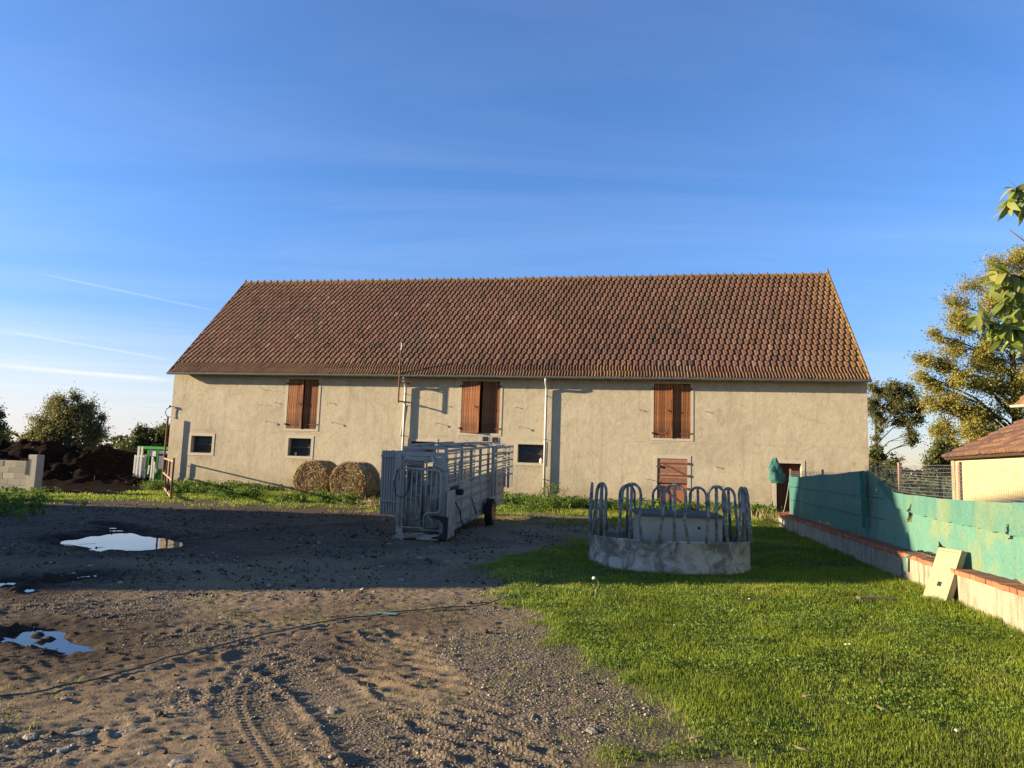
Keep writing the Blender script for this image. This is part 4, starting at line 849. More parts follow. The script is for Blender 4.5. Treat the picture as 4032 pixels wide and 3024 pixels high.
def fence():
    t = thing('wire_fence', 'rusty posts and square wire mesh rising above the green netting', 'fence', tuple(WL(20, .27, .45)))
    off = .27; o = Vector(t.location)
    for y in POSTY:
        p = WL(y, off)-o; h = 1.86 if y < 13 else 1.72
        MB().beam((p.x, p.y, -.06), (p.x+.01, p.y, h-.45), .045, .045, bev=.004).build('post', M_['rustpale'], t)
    b = MB(); zt = 1.80
    for k in range(29):
        z = .47+k*.0475; pts = []
        for i in range(31):
            y = 20-15*i/30; top = 1.0 if y < 13.4 else .9; pts.append(WL(y, off-.03+.006*math.sin(i*1.7), .47+(z-.47)*top*1.0+.012*math.sin(i*.9+k))-o)
        b.tube(pts, .0024, 3, caps=False)
    nv = 300
    for k in range(nv):
        y = 20-15*k/(nv-1); p = WL(y, off-.032)-o; b.tube([(p.x, p.y, .02), (p.x+.004*math.sin(k), p.y, (zt if y < 13.4 else 1.66)-.45)], .0022, 3, caps=False)
    m = b.build('wire_mesh', M_['galv'], t); m['kind'] = 'stuff'
fence()
def netting():
    t = thing('windbreak_netting', 'torn green windbreak netting draped along the low brick-topped wall', 'netting', tuple(WL(13, .2, .45))); o = Vector(t.location)
    TOP = [(4.6, 1.42), (7.6, 1.40), (9.0, 1.345), (10.5, 1.33), (11.6, 1.35), (12.2, 1.47), (12.8, 1.62), (13.3, 1.71), (13.9, 1.70), (15, 1.64), (16.6, 1.60), (18, 1.54), (19.75, 1.50)]
    ty = [q[0] for q in TOP]; tz = [q[1] for q in TOP]
    def onnet(u, v):
        d = ray(u, v); n = WNr; p0 = WL(13, .22); k = (p0-Vector((0, 0, EYE))).dot(n)/d.dot(n); q = Vector((0, 0, EYE))+d*k; return q.y, q.z
    HOL = [[(3572, 2055), (3598, 2053), (3606, 1980), (3580, 2035)], [(3965, 2125), (3985, 2122), (3975, 2060)], [(3695, 2185), (3722, 2192), (3728, 2160), (3700, 2130)], [(3500, 2170), (3522, 2165), (3518, 2110), (3508, 2130)],
           [(3590, 2170), (3590, 2180), (3660, 2186), (3690, 2200), (3640, 2165)], [(3725, 2195), (3800, 2240), (3800, 2200), (3770, 2190)], [(3440, 1930), (3450, 1935), (3446, 1915)]]
    HOL = [np.array([onnet(*q) for q in h]) for h in HOL]
    def sheet(nm, y0, y1, ny, nz, zb, zt, off, lit_fade_at, holes=(), fold=1.0):
        ys = np.linspace(y0, y1, ny); V = []; al = []; up = []; fd = []
        Yg, Tg = np.meshgrid(ys, np.linspace(0, 1, nz), indexing='ij')
        zB = zb(ys)[:, None]; zT = (zt(ys)+.035*(fbm(ys, ys*0, .7, 3, 78)-.5)-.012*np.abs(np.sin(ys*2.1)))[:, None]; Z = zB+(zT-zB)*Tg
        wob = (fbm(Yg, Z, .9, 3, 71)-.5)*.09*fold+(fbm(Yg*1.0, Z*.22, .20, 3, 72)-.5)*.06*fold
        sag = .05*np.sin(np.clip((Z-1.0)/.6, 0, 1)*math.pi)
        OFF = off+wob-sag*0
        px = W0.x+WD.x*(Yg-W0.y)/WD.y+WNr.x*OFF; py = Yg+WNr.y*OFF
        V = np.c_[(px-o.x).ravel(), (py-o.y).ravel(), (Z-o.z).ravel()]
        i = (np.arange(ny-1)[:, None]*nz+np.arange(nz-1)[None]).ravel(); Q = np.c_[i, i+nz, i+nz+1, i+1]
        cy = (Yg.ravel()[Q]).mean(1); cz = (Z.ravel()[Q]).mean(1); keep = np.ones(len(Q), bool)
        for h in holes: keep &= poly_sd(cy+(fbm(cy, cz, .05, 2, 73)-.5)*.03, cz, h) > 0
        F_ = np.array([lit_fade_at(y) for y in Yg.ravel()])
        me = npmesh(nm, V, [Q[keep]], M_['net'], dict(along=Yg.ravel(), up=Z.ravel(), lit_fade=F_), True); return link(nm, me, t)
    low = lambda ys: .462+.03*fbm(ys, ys*0, .25, 3, 74)+.05*sstep(.6, .75, fbm(ys, ys*0, .6, 2, 75))
    lit_fade_at = lambda y: 1.0 if y < 12 else max(.0, 1-(y-12)/1.2)  # painted sunlight: full on the near stretch, easing off towards the shaded one
    sheet('main_sheet', 4.7, 19.75, 520, 56, low, lambda ys: np.interp(ys, ty, tz), .205, lambda y: lit_fade_at(y)*.9, HOL)
    # doubled, darker layer folded over the top on the near part
    sheet('folded_layer', 4.7, 12.6, 260, 24, lambda ys: np.interp(ys, [4.6, 7.6, 10, 11.6, 12.6], [.98, .99, 1.03, 1.10, 1.45])+.05*(fbm(ys, ys*0, .2, 3, 76)-.5), lambda ys: np.interp(ys, ty, tz)+.012, .165, lambda y: lit_fade_at(y)*.55, [np.array([onnet(*q) for q in h]) for h in ([(3572, 2060), (3600, 2056), (3608, 1978), (3578, 2035)], [(3962, 2130), (3988, 2128), (3976, 2050)])])
    # seams: stitched bands along the far part
    b = MB()
    for z in (.85, 1.22): b.tube([WL(y, .165+.01*math.sin(y*3), z+.01*math.sin(y*2.1)+(1.5-z)*.02)-o for y in np.linspace(12.2, 19.7, 40)], .006, 4)
    b.build('seam', M_['netdark'], t)
    # vertical loose flap at the step
    V = []; fs = []; n = 26
    for i in range(n+1):
        z = 1.70-1.05*i/n; y = 13.30-.10*i/n+.02*math.sin(i*.8); wdt = .06+.05*math.sin(math.pi*min(1, i/n*1.2))+.012*math.sin(i*1.9)
        for y_, of in ((y-wdt, .15), (y, .10), (y+wdt, .16)): V.append(WL(y_, of, z)-o)
    fs = [(i*3+j, i*3+j+1, i*3+j+4, i*3+j+3) for i in range(n) for j in range(2)]; MB().add(V, fs).build('loose_flap', M_['netdark'], t, True)
    # torn strip hanging over the bricks
    p = G(3520, 2230, .3); V = []; n = 12
    pts = [WL(10.15, .17, .50), WL(10.35, .05, .472), WL(10.55, -.05, .467), WL(10.72, -.065, .40), WL(10.74, -.06, .20)]
    for q in pts: V += [q-o+Vector((0, .035, 0)), q-o-Vector((0, .035, 0))]
    MB().add(V, [(2*i, 2*i+1, 2*i+3, 2*i+2) for i in range(len(pts)-1)]).build('torn_strip', M_['net'], t)
    # bundled end blown over the last post
    V = []; n, m = 22, 20; c = WL(19.95, .12)
    for i in range(n+1):
        f = i/n; z = 1.30+.72*f; r = (.22*(1-f)**.7+.05)*(1 if f > .12 else .55+f*3); cx = -.16-.10*math.sin(f*2.2)
        for j in range(m):
            a = 2*math.pi*j/m; rr = r*.85*(1+.30*math.sin(3*a+f*6)+.2*math.sin(7*a-f*13)+.25*(float(vnoise(math.cos(a)*2+9, math.sin(a)*2+f*6, .5, 77))-.5)); V.append(Vector((c.x+cx+rr*math.cos(a), c.y+.10+rr*.6*math.sin(a), z))-o)
    fs = [(i*m+j, i*m+(j+1) % m, (i+1)*m+(j+1) % m, (i+1)*m+j) for i in range(n) for j in range(m)]+[tuple(range(m))[::-1], tuple(n*m+j for j in range(m))]
    me = MB().add(V, fs).mesh('bundled_end', M_['net'], True)
    for k, q in (('along', [v[2]*1.3+v[0] for v in V]), ('up', [v[2] for v in V]), ('lit_fade', [.0]*len(V))):
        a = me.attributes.new(k, 'FLOAT', 'POINT'); a.data.foreach_set('value', np.array(q, np.float32))
    link('bundled_end', me, t)
netting()
e = WL(19.7, .20, 1.52); g0 = BW(10.35, .9, .06)
mid = [e+(g0-e)*f+Vector((0, 0, -.12*math.sin(math.pi*f))) for f in [i/12 for i in range(13)]]
tag(MB().tube(mid, .009, 6).build('cord', M_['whiterope']), 'white cord running from the netting end down to the brown door', 'cord')
def slab():
    b0 = G(3603, 2372); y = b0.y; wf = WL(y); d = .24; ang = math.atan2(d+.02, .42)
    yaw = math.atan2(WD.x, WD.y)
    M = Matrix.Translation(WL(y-.05, -.27, -.03)) @ Matrix.Rotation(-yaw, 4, 'Z') @ Matrix.Rotation(R(24), 4, 'Z') @ Matrix.Rotation(R(24), 4, 'Y')
    t = thing('leaning_slab', 'rectangular beige concrete slab with a small hole leaning against the brick-topped wall', 'slab', M=M)
    # local: z up the slab, y along its width, -x = face
    b = MB(); b.box(-.0, .07, -.19, .19, 0, .80, bev=.008); b.build('plate', M_['slab'], t)
    b = MB(); b.box(-.018, -.0005, -.19, -.155, .06, .79, bev=.004); b.box(-.018, -.0005, -.155, .16, .75, .79, bev=.004); b.build('rim', M_['slab'], t)
    MB().box(-.004, -.0006, -.03, .03, .27, .33, M=Matrix.Translation((0, 0, 0)) ).build('square_hole', M_['dark'], t)
slab()
p = G(3380, 2372); q = G(3530, 2376)
b = MB(); b.beam((0, 0, .05), (q.x-p.x, q.y-p.y, .045), .09, .05, bev=.006); o = b.build('wood_plank', M_['doorA'], None, M=Matrix.Translation((p.x, p.y, 0))); o.data.materials[0] = M_['twig']
tag(o, 'weathered board lying in the grass beside the leaning slab', 'board')
# ================================================================== HAY BALES
def bale(name, base, yaw, Rr, Lb, label):
    M = Matrix.Translation((base.x, base.y, Rr-.05)) @ Matrix.Rotation(-yaw, 4, 'Z')      # axis along local y, front face at y=0
    t = thing(name, label, 'hay bale', M=Matrix.Translation((base.x, base.y, 0)), group='round bales by the barn wall'); M = Matrix.Translation((0, 0, Rr-.05)) @ Matrix.Rotation(-yaw, 4, 'Z')
    n = 110; V = []; fs = []; PR = [(-.03, .02+.1*q) for q in range(9)]+[(-.02, .93), (.02, .985)]+[(.06+.08*q, 1.0) for q in range(14)]+[(Lb-.04, .99), (Lb, .93), (Lb, .02)]
    for i, (y, k) in enumerate(PR):
        for j in range(n):
            a = 2*math.pi*j/n; r = Rr*k*(1+.05*(float(vnoise(math.cos(a)*2+5, math.sin(a)*2+y*2, .35, 81))-.5)+(.07*(float(vnoise(a*Rr+5, y*3, .10, 83))-.5) if k > .9 else 0)); fl = r*math.sin(a); fl = max(fl, -Rr+.06)
            V.append(M @ Vector((r*math.cos(a), y+(.10*(float(vnoise(r*2+a*.3, a*r*1.2, .09, 82))-.5) if y < .03 else 0), fl)))
    fs = [(i*n+j, i*n+(j+1) % n, (i+1)*n+(j+1) % n, (i+1)*n+j) for i in range(len(PR)-1) for j in range(n)]
    MB().add(V, [f[::-1] for f in fs]).build('core', M_['bale'], t, True)
    # straw: spiral strands on the face, wrapped strands on the flank, loose ends
    N1, N2 = 5200, 4200; r = Rr*np.sqrt(RNG.random(N1)); a = RNG.random(N1)*6.283; P = np.c_[r*np.cos(a), -.035-.06*RNG.random(N1)**2, r*np.sin(a)]; T = np.c_[-np.sin(a), RNG.normal(0, .25, N1), np.cos(a)]+RNG.normal(0, .35, (N1, 3))
    a2 = RNG.random(N2)*6.283; yy = RNG.random(N2)*Lb; P2 = np.c_[(Rr+.02)*np.cos(a2), yy, (Rr+.02)*np.sin(a2)]; T2 = np.c_[-np.sin(a2), RNG.normal(0, .3, N2), np.cos(a2)]+RNG.normal(0, .12, (N2, 3))
    P = np.r_[P, P2]; T = np.r_[T, T2]; P[:, 2] = np.maximum(P[:, 2], -Rr+.07); A = np.array(M); P = P @ A[:3, :3].T+A[:3, 3]; T = T @ A[:3, :3].T
    o = strands('straw', P, T, RNG.uniform(.10, .30, len(P)), RNG.uniform(.007, .018, len(P)), M_['straw'], t); o['kind'] = 'stuff'
def strands(nm, P, T, L, Wd, mat, par=None):
    T = T/np.linalg.norm(T, axis=1)[:, None]; S_ = np.cross(T, RNG.normal(0, 1, T.shape)); S_ /= np.linalg.norm(S_, axis=1)[:, None]; n = len(P)
    a = P-T*L[:, None]/2; b = P+T*L[:, None]/2+RNG.normal(0, .01, P.shape); w_ = S_*Wd[:, None]/2
    V = np.stack([a-w_, a+w_, b+w_, b-w_], 1).reshape(-1, 3); i = np.arange(n)[:, None]*4+np.arange(4)[None]
    return link(nm, npmesh(nm, V, [i], mat, dict(rnd=np.repeat(RNG.random(n), 4))), par)
bale('hay_bale', G(1222, 1957), R(13), .74, 1.1, 'left round hay bale, browner and partly behind the other, by the barn wall')
bale('hay_bale', G(1368, 1971), R(15), .74, 1.15, 'right round hay bale with pale straw face next to the cattle trailer')
# ================================================================== GATE AND POST, LEFT CORNER
gp = BW(SL+.02, .22)
tag(MB().tube([(0, 0, -.1), (0, 0, 3.15)], .042, 10).build('gate_post', M_['rust'], None, True, M=Matrix.Translation((gp.x, gp.y, 0))), 'tall rusty iron post at the left corner of the barn', 'post')
def gate():
    a = Vector((gp.x+.06, gp.y-.09, 0)); b_ = G(671, 1973); d = (b_-a); L = d.length; yaw = math.atan2(d.y, d.x)
    t = thing('field_gate', 'rusty tubular farm gate standing open in front of the barn corner', 'gate', tuple(a), yaw)
    for z in (.14, .68, 1.30): MB().beam((0.05, 0, z), (L-.03, 0, z), .05, .06, bev=.006).build('rail', M_['rustpale'], t)
    for x in (.03, L*.36, L*.66, L): MB().beam((x, 0, 0 if x == L else .08), (x, 0, 1.42 if x == L else 1.34), .06, .06, bev=.006).build('stile', M_['rust'], t)
    MB().tube([(0, 0, .25), (-.06, .05, .25)], .015, 6).build('hinge_pin', M_['rust'], t); MB().tube([(0, 0, 1.2), (-.06, .05, 1.2)], .015, 6).build('hinge_pin', M_['rust'], t)
gate()
def green_crush():
    y = 32.0; a = AT(525, 1925, y); b_ = AT(648, 1925, y); wd = b_.x-a.x
    t = thing('green_cattle_crush', 'bright green and galvanised cattle crush beside the manure heap', 'cattle crush', (a.x, y, 0), R(-6)); H = 1.78
    P = lambda nm, b, m='green', p=t: b.build(nm, M_[m], p)
    for x in (.55, .98, wd+.15): P('post', MB().box(x-.035, x+.035, 0, .07, -.1, H, bev=.008))
    P('top_beam', MB().box(.05, wd+.3, -.05, .02, H-.10, H+.03, bev=.01)); P('top_beam', MB().box(.05, wd+.3, 1.2, 1.27, H-.10, H+.03, bev=.01))
    for x in (.1, .6, 1.0, wd+.1): P('roof_bar', MB().box(x-.03, x+.03, .021, 1.199, H-.06, H, bev=.006))
    P('lower_panel', MB().box(.60, .94, .02, .05, .25, .95)); P('lower_panel', MB().box(1.0, wd+.3, .02, .05, .05, .78))
    P('upper_plate', MB().box(.62, .94, .03, .05, H-.42, H-.12), 'white_metal'); P('upper_plate', MB().box(1.05, wd+.1, .03, .05, H-.30, H-.14), 'white_metal'); P('upper_plate', MB().box(1.08, 1.36, .02, .045, .8, 1.4), 'white_metal')
    for k, (x, y0, h, w_) in enumerate([(.02, -.10, 1.40, .05), (.09, -.06, 1.35, .04), (.20, -.16, 1.78, .08), (.36, -.16, 1.78, .08), (.46, -.05, 1.45, .05), (.28, .2, 1.4, .05), (.55, -.10, .75, .05), (.88, -.12, 1.35, .07), (.99, -.12, 1.1, .06)]):
        P('upright_bar', MB().box(x-w_/2, x+w_/2, y0-.03, y0+.03, -.03, h, bev=.006), 'white_metal')
    b = MB(); b.beam((.90, -.12, 1.25), (1.05, -.12, .75), .05, .06); b.beam((.72, -.12, .55), (.75, -.12, .95), .05, .05); P('lever', b, 'white_metal')
    P('bracket', MB().box(1.0, 1.14, -.16, -.10, .62, .78, bev=.01), 'galv'); P('hose', MB().tube([(1.3, -.05, .7), (1.15, -.08, .5), (1.08, -.08, .2), (1.12, -.05, 0)], .02, 6), 'cable')
    P('side_rail', MB().box(.02, .5, -.03, .0, .70, .76), 'white_metal'); P('side_rail', MB().box(.02, .5, -.03, .0, 1.30, 1.36), 'white_metal'); P('side_sheet', MB().box(.12, .5, .0, .02, .05, 1.40), 'panel')
green_crush()
def block_wall():
    p = G(122, 1938); t = thing('block_wall', 'short wall of grey concrete blocks left of the manure heap', 'wall', (p.x-.20, p.y+.1, 0), R(-8))
    for r in range(5):
        x = 0 if r % 2 == 0 else .25
        k = 0
        xx = -x
        while xx > -4.3:
            w_ = .5 if not (k == 0 and r % 2) else .5
            MB().box(max(xx-.49, -4.3), min(xx, 0)-.002, -.1+RNG.normal(0, .004), .1, r*.222, r*.222+.21, bev=.008).build('block', M_['block'], t); xx -= .5; k += 1
        if r % 2: MB().box(-.245, -.003, -.1, .1, r*.222, r*.222+.21, bev=.008).build('block', M_['block'], t)
    MB().box(-4.28, -.01, -.085, .085, -.1, 1.1).build('mortar', M_['concrete'], t)
    q = thing('concrete_post', 'square concrete gatepost at the end of the block wall', 'post', (p.x+.01, p.y+.08, 0), R(-8))
    MB().box(-.17, .17, -.17, .17, -.1, 1.34, bev=.02).build('shaft', M_['block'], q)
    b = MB(); 
    for k in range(9): z = .62+k*.065; b.tube([(-.19+.03*math.cos(i*.9), -.19+.02*math.sin(i*1.3), z+.05*i/6) for i in range(7)], .012, 5)
    b.build('wire_coil', M_['rust'], q)
block_wall()
def heap():
    n = 190; ys = np.linspace(22.6, 40, n); xs = np.linspace(-34, -14.6, 150); X, Y = np.meshgrid(xs, ys)
    g = lambda cx, cy, sx, sy, h: h*np.exp(-((X-cx)/sx)**2-((Y-cy)/sy)**2)
    H = g(-22.0, 33, 4.2, 2.6, 1.45)+g(-27, 33.5, 5, 3.0, 1.35)+g(-17.6, 35.5, 1.9, 2.2, 1.0)+g(-19.6, 34.5, 2.6, 2.4, .7)+g(-16.6, 36, 1.8, 1.8, .55)
    H = .86*H*(.72+.5*fbm(X, Y, 1.2, 4, 91))+(fbm(X, Y, .6, 4, 92)-.5)*.5*sstep(.02, .5, H)+(fbm(X, Y, .28, 2, 99)-.5)*.26*sstep(.05, .5, H)-.12+(.125+.08*(fbm(X, Y, .35, 4, 93)-.5))*sstep(22.9, 24.6, Y+(fbm(X, Y, 1.1, 3, 94)-.5)*3)*sstep(-13.2, -14.6, X-(Y-30)*.12+(fbm(X, Y, .8, 3, 98)-.5)*1.5)
    me = npmesh('manure_heap', np.c_[X.ravel(), Y.ravel(), H.ravel()], [(lambda i: np.c_[i, i+1, i+151, i+150])((np.arange(n-1)[:, None]*150+np.arange(149)[None]).ravel())], M_['manure'], None, True)
    o = link('manure_heap', me); tag(o, 'dark brown manure heap behind the block wall', 'manure heap')
    N_ = 5000; i = RNG.integers(0, len(me.vertices), N_); co_ = np.array([me.vertices[k].co for k in i]); k = co_[:, 2] > .1; co_ = co_[k]; P = co_+RNG.normal(0, .05, co_.shape)
    s = strands('straw_litter', P, RNG.normal(0, 1, P.shape)*np.array([1, 1, .4]), RNG.uniform(.1, .35, len(P)), RNG.uniform(.012, .03, len(P)), M_['litter'], o); s['kind'] = 'stuff'
    a = AT(290, 1812, 41); b_ = AT(540, 1815, 41)
    m = MB(); m.box(a.x-6, b_.x+1.5, 41, 41.2, -.1, a.z); tag(m.build('retaining_wall', M_['block']), 'low grey concrete retaining wall behind the manure heap', 'wall')
heap()
# ================================================================== SHED, HOUSE, FARMHOUSE
def shed():
    A_ = AT(3752, 1790, 19.6); B_ = AT(4032, 1765, 14.1); d = Vector((B_.x-A_.x, B_.y-A_.y, 0)).normalized(); ez = A_.z-.03
    M = Matrix.Translation((A_.x, A_.y, 0)) @ Matrix.Rotation(math.atan2(d.y, d.x), 4, 'Z')       # local x along the wall towards the camera, +y away from the yard
    t = thing('small_shed', 'small yellow rendered shed with mossy brown tile roof behind the wire fence', 'shed', M=M); L = 9.0; D = 4.2
    b = MB(); b.box(.28, L, 0, D, -.1, ez-.02); b.build('wall', M_['yellow'], t)
    MB().box(-.02, .28, -.05, D, -.1, ez-.03).build('corner_pier', M_['lowwall'], t)
    ph = R(29); RMx = Matrix.Translation((-.18, -.22, ez-.06)) @ Matrix.Rotation(ph, 4, 'X'); rl = (D/2+.22)/math.cos(ph)
    rd = MB(); rd.box(0, L+.3, .02, rl, -.08, -.012, M=RMx); RMy = Matrix.Translation((L+.12, D+.22, ez-.06)) @ Matrix.Rotation(math.pi, 4, 'Z') @ Matrix.Rotation(ph, 4, 'X'); rd.box(0, L+.3, .02, rl-.05, -.08, .02, M=RMy)
    rf_ = rd.build('roof', M_['tile'], t)
    for x in (0, L):
        pass
    b = MB(); b.prism([(0.0, ez-.03), (D, ez-.03), (D/2, ez-.03+D/2*math.tan(ph)-.03)], 0, .25, M=Matrix.Translation((.0, 0, 0)) @ Matrix(((0, 1, 0, 0), (1, 0, 0, 0), (0, 0, 1, 0), (0, 0, 0, 1)))); b.build('gable', M_['yellow'], t)
    tiled(rf_, 8, 27, .25, rl/8, RMx, 250, lambda x, y: .35*float(vnoise(x, y, .8, 5)), Vector((3, -8, 2)), kindrows=0, mu=3.2)
    rt = withattr(halfround(.36, .10, False).mesh('ridge_tile', M_['tile']), .5, .2)
    for k in range(25): link('ridge_tile', rt, rf_, Matrix.Translation((-.18+k*.36, D/2, ez-.08+(D/2+.22)*math.tan(ph))) @ Matrix.Rotation(-R(90), 4, 'Z'))
shed()
def house():
    p = AT(3985, 1598, 26.0); t = thing('house_corner', 'neighbouring house whose eave and grey gutter show at the right edge', 'house', (p.x, p.y, 0), R(-70)); ez = p.z
    MB().box(.5, 10, .45, 8, -.1, ez).build('wall', M_['yellow'], t)
    b = MB(); M = Matrix.Translation((0, 0, ez+.02)) @ Matrix.Rotation(R(35), 4, 'X'); b.box(.1, 10.4, 0, 5.1, -.12, .0, M=M); M2 = Matrix.Translation((10.4, 8.4, ez+.02)) @ Matrix.Rotation(math.pi, 4, 'Z') @ Matrix.Rotation(R(35), 4, 'X'); b.box(0, 10.3, 0, 5.05, -.12, .0, M=M2)
    r_ = b.build('roof', M_['tile'], t); withattr(r_.data, .4, .8); tiled(r_, 12, 40, .25, .42, M @ Matrix.Translation((.1, 0, .0)), 0, lambda x, y: .7, Vector((0, -20, 2)))
    gutter(0, 10.4, -.06, ez+.0, .085, t, 'zinc_pipe', 12)
    MB().prism([(.45, ez), (8, ez), (4.2, ez+2.6)], .5, .7, M=Matrix(((0, 1, 0, 0), (1, 0, 0, 0), (0, 0, 1, 0), (0, 0, 0, 1)))).build('gable', M_['yellow'], t)
house()
def farmhouse():        # the building behind the left edge whose shadow lies across the yard
    a = math.atan2(.077, .997); t = thing('farmhouse', 'farmhouse with hipped roof left of the yard casting the long shadow', 'house', (0, 0, 0), a)
    te = math.tan(SUN_EL)
    def LX(x, y): return x*math.cos(a)+y*math.sin(a)
    x0, x1 = -28.0, -20.0; he = 14.34*te; yn, yf = 8.45, 20.9; ya, yb = 11.7, 17.9; xr = -24; hr = 1.40+(11.5+24)*te
    b = MB()
    def wallbox():
        b.add([(x0, yn, -.1), (x1, yn, -.1), (x1, yf, -.1), (x0, yf, -.1), (x0, yn, he), (x1, yn, he), (x1, yf, he), (x0, yf, he)], [(0, 1, 5, 4), (1, 2, 6, 5), (2, 3, 7, 6), (3, 0, 4, 7)])
    wallbox(); b.build('wall', M_['stucco'], t)
    r = MB(); r.add([(x0-.2, yn, he), (x1+.0, yn, he), (x1+.0, yf, he), (x0-.2, yf, he), (xr, ya, hr), (xr, yb, hr)], [(0, 1, 4), (1, 2, 5, 4), (2, 3, 5), (3, 0, 4, 5), (3, 2, 1, 0)]); withattr(r.build('roof', M_['tile'], t).data, .5, .2)
    for yy in (10.5, 13.5, 17.5):
        w_ = MB().box(x1+.001, x1+.05, yy, yy+1.0, .9, 2.2).build('window', M_['glass'], t); f = MB(); f.box(x1+.001, x1+.07, yy-.08, yy, .82, 2.28); f.box(x1+.001, x1+.07, yy+1, yy+1.08, .82, 2.28); f.box(x1+.001, x1+.07, yy, yy+1, 2.2, 2.28); f.box(x1+.001, x1+.10, yy, yy+1, .82, .9); f.build('frame', M_['trim'], w_)
    MB().box(x1+.001, x1+.05, 15.4, 16.4, -.05, 2.1).build('door', M_['doorB'], t)
farmhouse()
# ================================================================== VEGETATION
def leafmesh(nm, P, size, mat, par=None, aspect=.6, N=None, rnd=None, up=.0):
    n = len(P); d = RNG.normal(0, 1, (n, 3)); d[:, 2] += up; d /= np.linalg.norm(d, axis=1)[:, None]
    s = np.cross(d, RNG.normal(0, 1, (n, 3))); s /= np.linalg.norm(s, axis=1)[:, None]
    L = (size*RNG.uniform(.6, 1.3, n))[:, None]; w_ = s*L*aspect/2
    a = P-d*L/2; b = P+d*L/2; m = P+np.cross(d, s)*L*.12
    V = np.stack([a, m+w_, b, m-w_], 1).reshape(-1, 3); i = np.arange(n)[:, None]*4+np.arange(4)[None]
    return link(nm, npmesh(nm, V, [i], mat, dict(rnd=np.repeat(RNG.random(n) if rnd is None else rnd, 4))), par)
def make_tree(name, label, base, trunk_h, r0, clumps, nleaf, lsize, lmat, bare=.0, twigs=40, cat='tree', group=None, spread=1.0, top=None, lean=(0, 0)):
    """clumps: list of (dx, dy, z, radius) crown lobes relative to the base; limbs grow from the trunk to each lobe"""
    t = thing(name, label, cat, tuple(base), 0, group); b = MB(); tw = MB(); top = top or trunk_h
    zt = max(c[2] for c in clumps)*.82
    tp = [Vector((lean[0]*f*zt+.12*math.sin(f*7)*r0, lean[1]*f*zt+.10*math.cos(f*5)*r0, -.2+f*zt)) for f in [i/9 for i in range(10)]]
    b.tube(tp, [r0*(1.35 if i == 0 else 1)*(1-.088*i) for i in range(10)], 9)
    P = []
    tot_r = sum(q[3]**2 for q in clumps)
    for dx, dy, z, r in clumps:
        c = Vector((dx, dy, z)); f = min(.95, max(trunk_h/zt*.75, (z-.55*math.hypot(dx, dy))/zt)); k = f*9; i = min(8, int(k)); s = tp[i].lerp(tp[i+1], k-i)
        m1 = s.lerp(c, .4)+Vector((RNG.normal(0, .12*r), RNG.normal(0, .12*r), .12*(c-s).length)); rb = r0*(1-f)*.32+.02
        m2 = s.lerp(c, .75)+Vector((RNG.normal(0, .1*r), RNG.normal(0, .1*r), .08*(c-s).length))
        b.tube([s, m1, m2, c], [rb, rb*.7, rb*.45, rb*.2], 6)
        tot = int(nleaf*r*r/tot_r); nsub = 9
        for q in range(nsub):
            d = Vector(RNG.normal(0, 1, 3)); d.normalize(); sc = c+d*r*RNG.uniform(.35, .95) if q else c; sr = r*RNG.uniform(.38, .8)
            st = m1.lerp(m2, RNG.random()) if RNG.random() < .5 else m2.lerp(c, RNG.random()); mm = st.lerp(sc, .5)+Vector(RNG.normal(0, .1*r, 3)); tw.tube([st, mm, sc], [rb*.3+.008, rb*.2+.006, .006], 4, caps=False)
            ends = []
            for _ in range(max(3, int(twigs*sr/3.2))):
                d = Vector(RNG.normal(0, 1, 3)); d.z = d.z*.8+.2; d.normalize(); e = sc+d*sr*RNG.uniform(.5, 1.45); s2 = mm.lerp(sc, RNG.uniform(.3, 1)); tw.tube([s2, s2.lerp(e, .5)+Vector(RNG.normal(0, .07*sr, 3)), e], [.010, .007, .003], 3, caps=False); ends.append((s2.lerp(e, .35), e))
            for _ in range(max(1, tot//nsub//5)):
                a_, e = ends[RNG.integers(len(ends))]; qq = a_.lerp(e, RNG.uniform(.1, 1.08)); P.append(np.array(qq)[None]+RNG.normal(0, .17*sr*spread+.06, (5, 3))*RNG.choice([.6, 1, 1.7]))
    P = np.concatenate(P); b.build('trunk', M_['bark'], t, True); tw.build('twigs', M_['twig'], t)['kind'] = 'stuff'
    P = P[P[:, 2] > .15]
    if bare: P = P[RNG.random(len(P)) > bare*sstep(.35, .95, P[:, 2]/max(c[2]+c[3] for c in clumps))]
    leafmesh('crown', P, np.full(len(P), lsize), M_[lmat], t, .7); return t
def lobes(u0, v0, us, y, jit=1.0):
    """crown lobes given as picture points (u, v, radius in px) at distance y, relative to base point"""
    out = []; k = y/F
    for (u, v, r) in us:
        p = AT(u, v, y); out.append((p.x-u0.x, RNG.normal(0, .6*r*k)*jit, p.z, r*k))
    return out
def base_at(u, y): p = AT(u, 1850, y); return Vector((p.x, y, -.05))
# left: big oak, hedge tree, edge tree
bo = base_at(255, 82)
make_tree('oak_tree', 'large round oak standing beyond the manure heap', bo, 2.0, .42, lobes(bo, 0, [(245, 1590, 45), (180, 1610, 40), (320, 1605, 42), (265, 1640, 60), (175, 1665, 45), (345, 1655, 45), (375, 1690, 32), (240, 1700, 60), (320, 1720, 55), (160, 1715, 45), (110, 1740, 38), (60, 1765, 32), (200, 1755, 48), (280, 1770, 45), (350, 1760, 35), (300, 1560, 25), (390, 1640, 20), (400, 1705, 14)], 82), 34000, .20, 'oak', twigs=60, spread=1.5)
b2 = base_at(520, 78)
make_tree('hedgerow_tree', 'broad bushy tree between the manure heap and the barn corner', b2, .8, .3, lobes(b2, 0, [(470, 1770, 34), (520, 1745, 40), (570, 1730, 40), (620, 1720, 42), (655, 1715, 40), (560, 1780, 45), (620, 1785, 45), (500, 1800, 36), (450, 1795, 26)], 78), 22000, .24, 'hedge', twigs=26, spread=1.4)
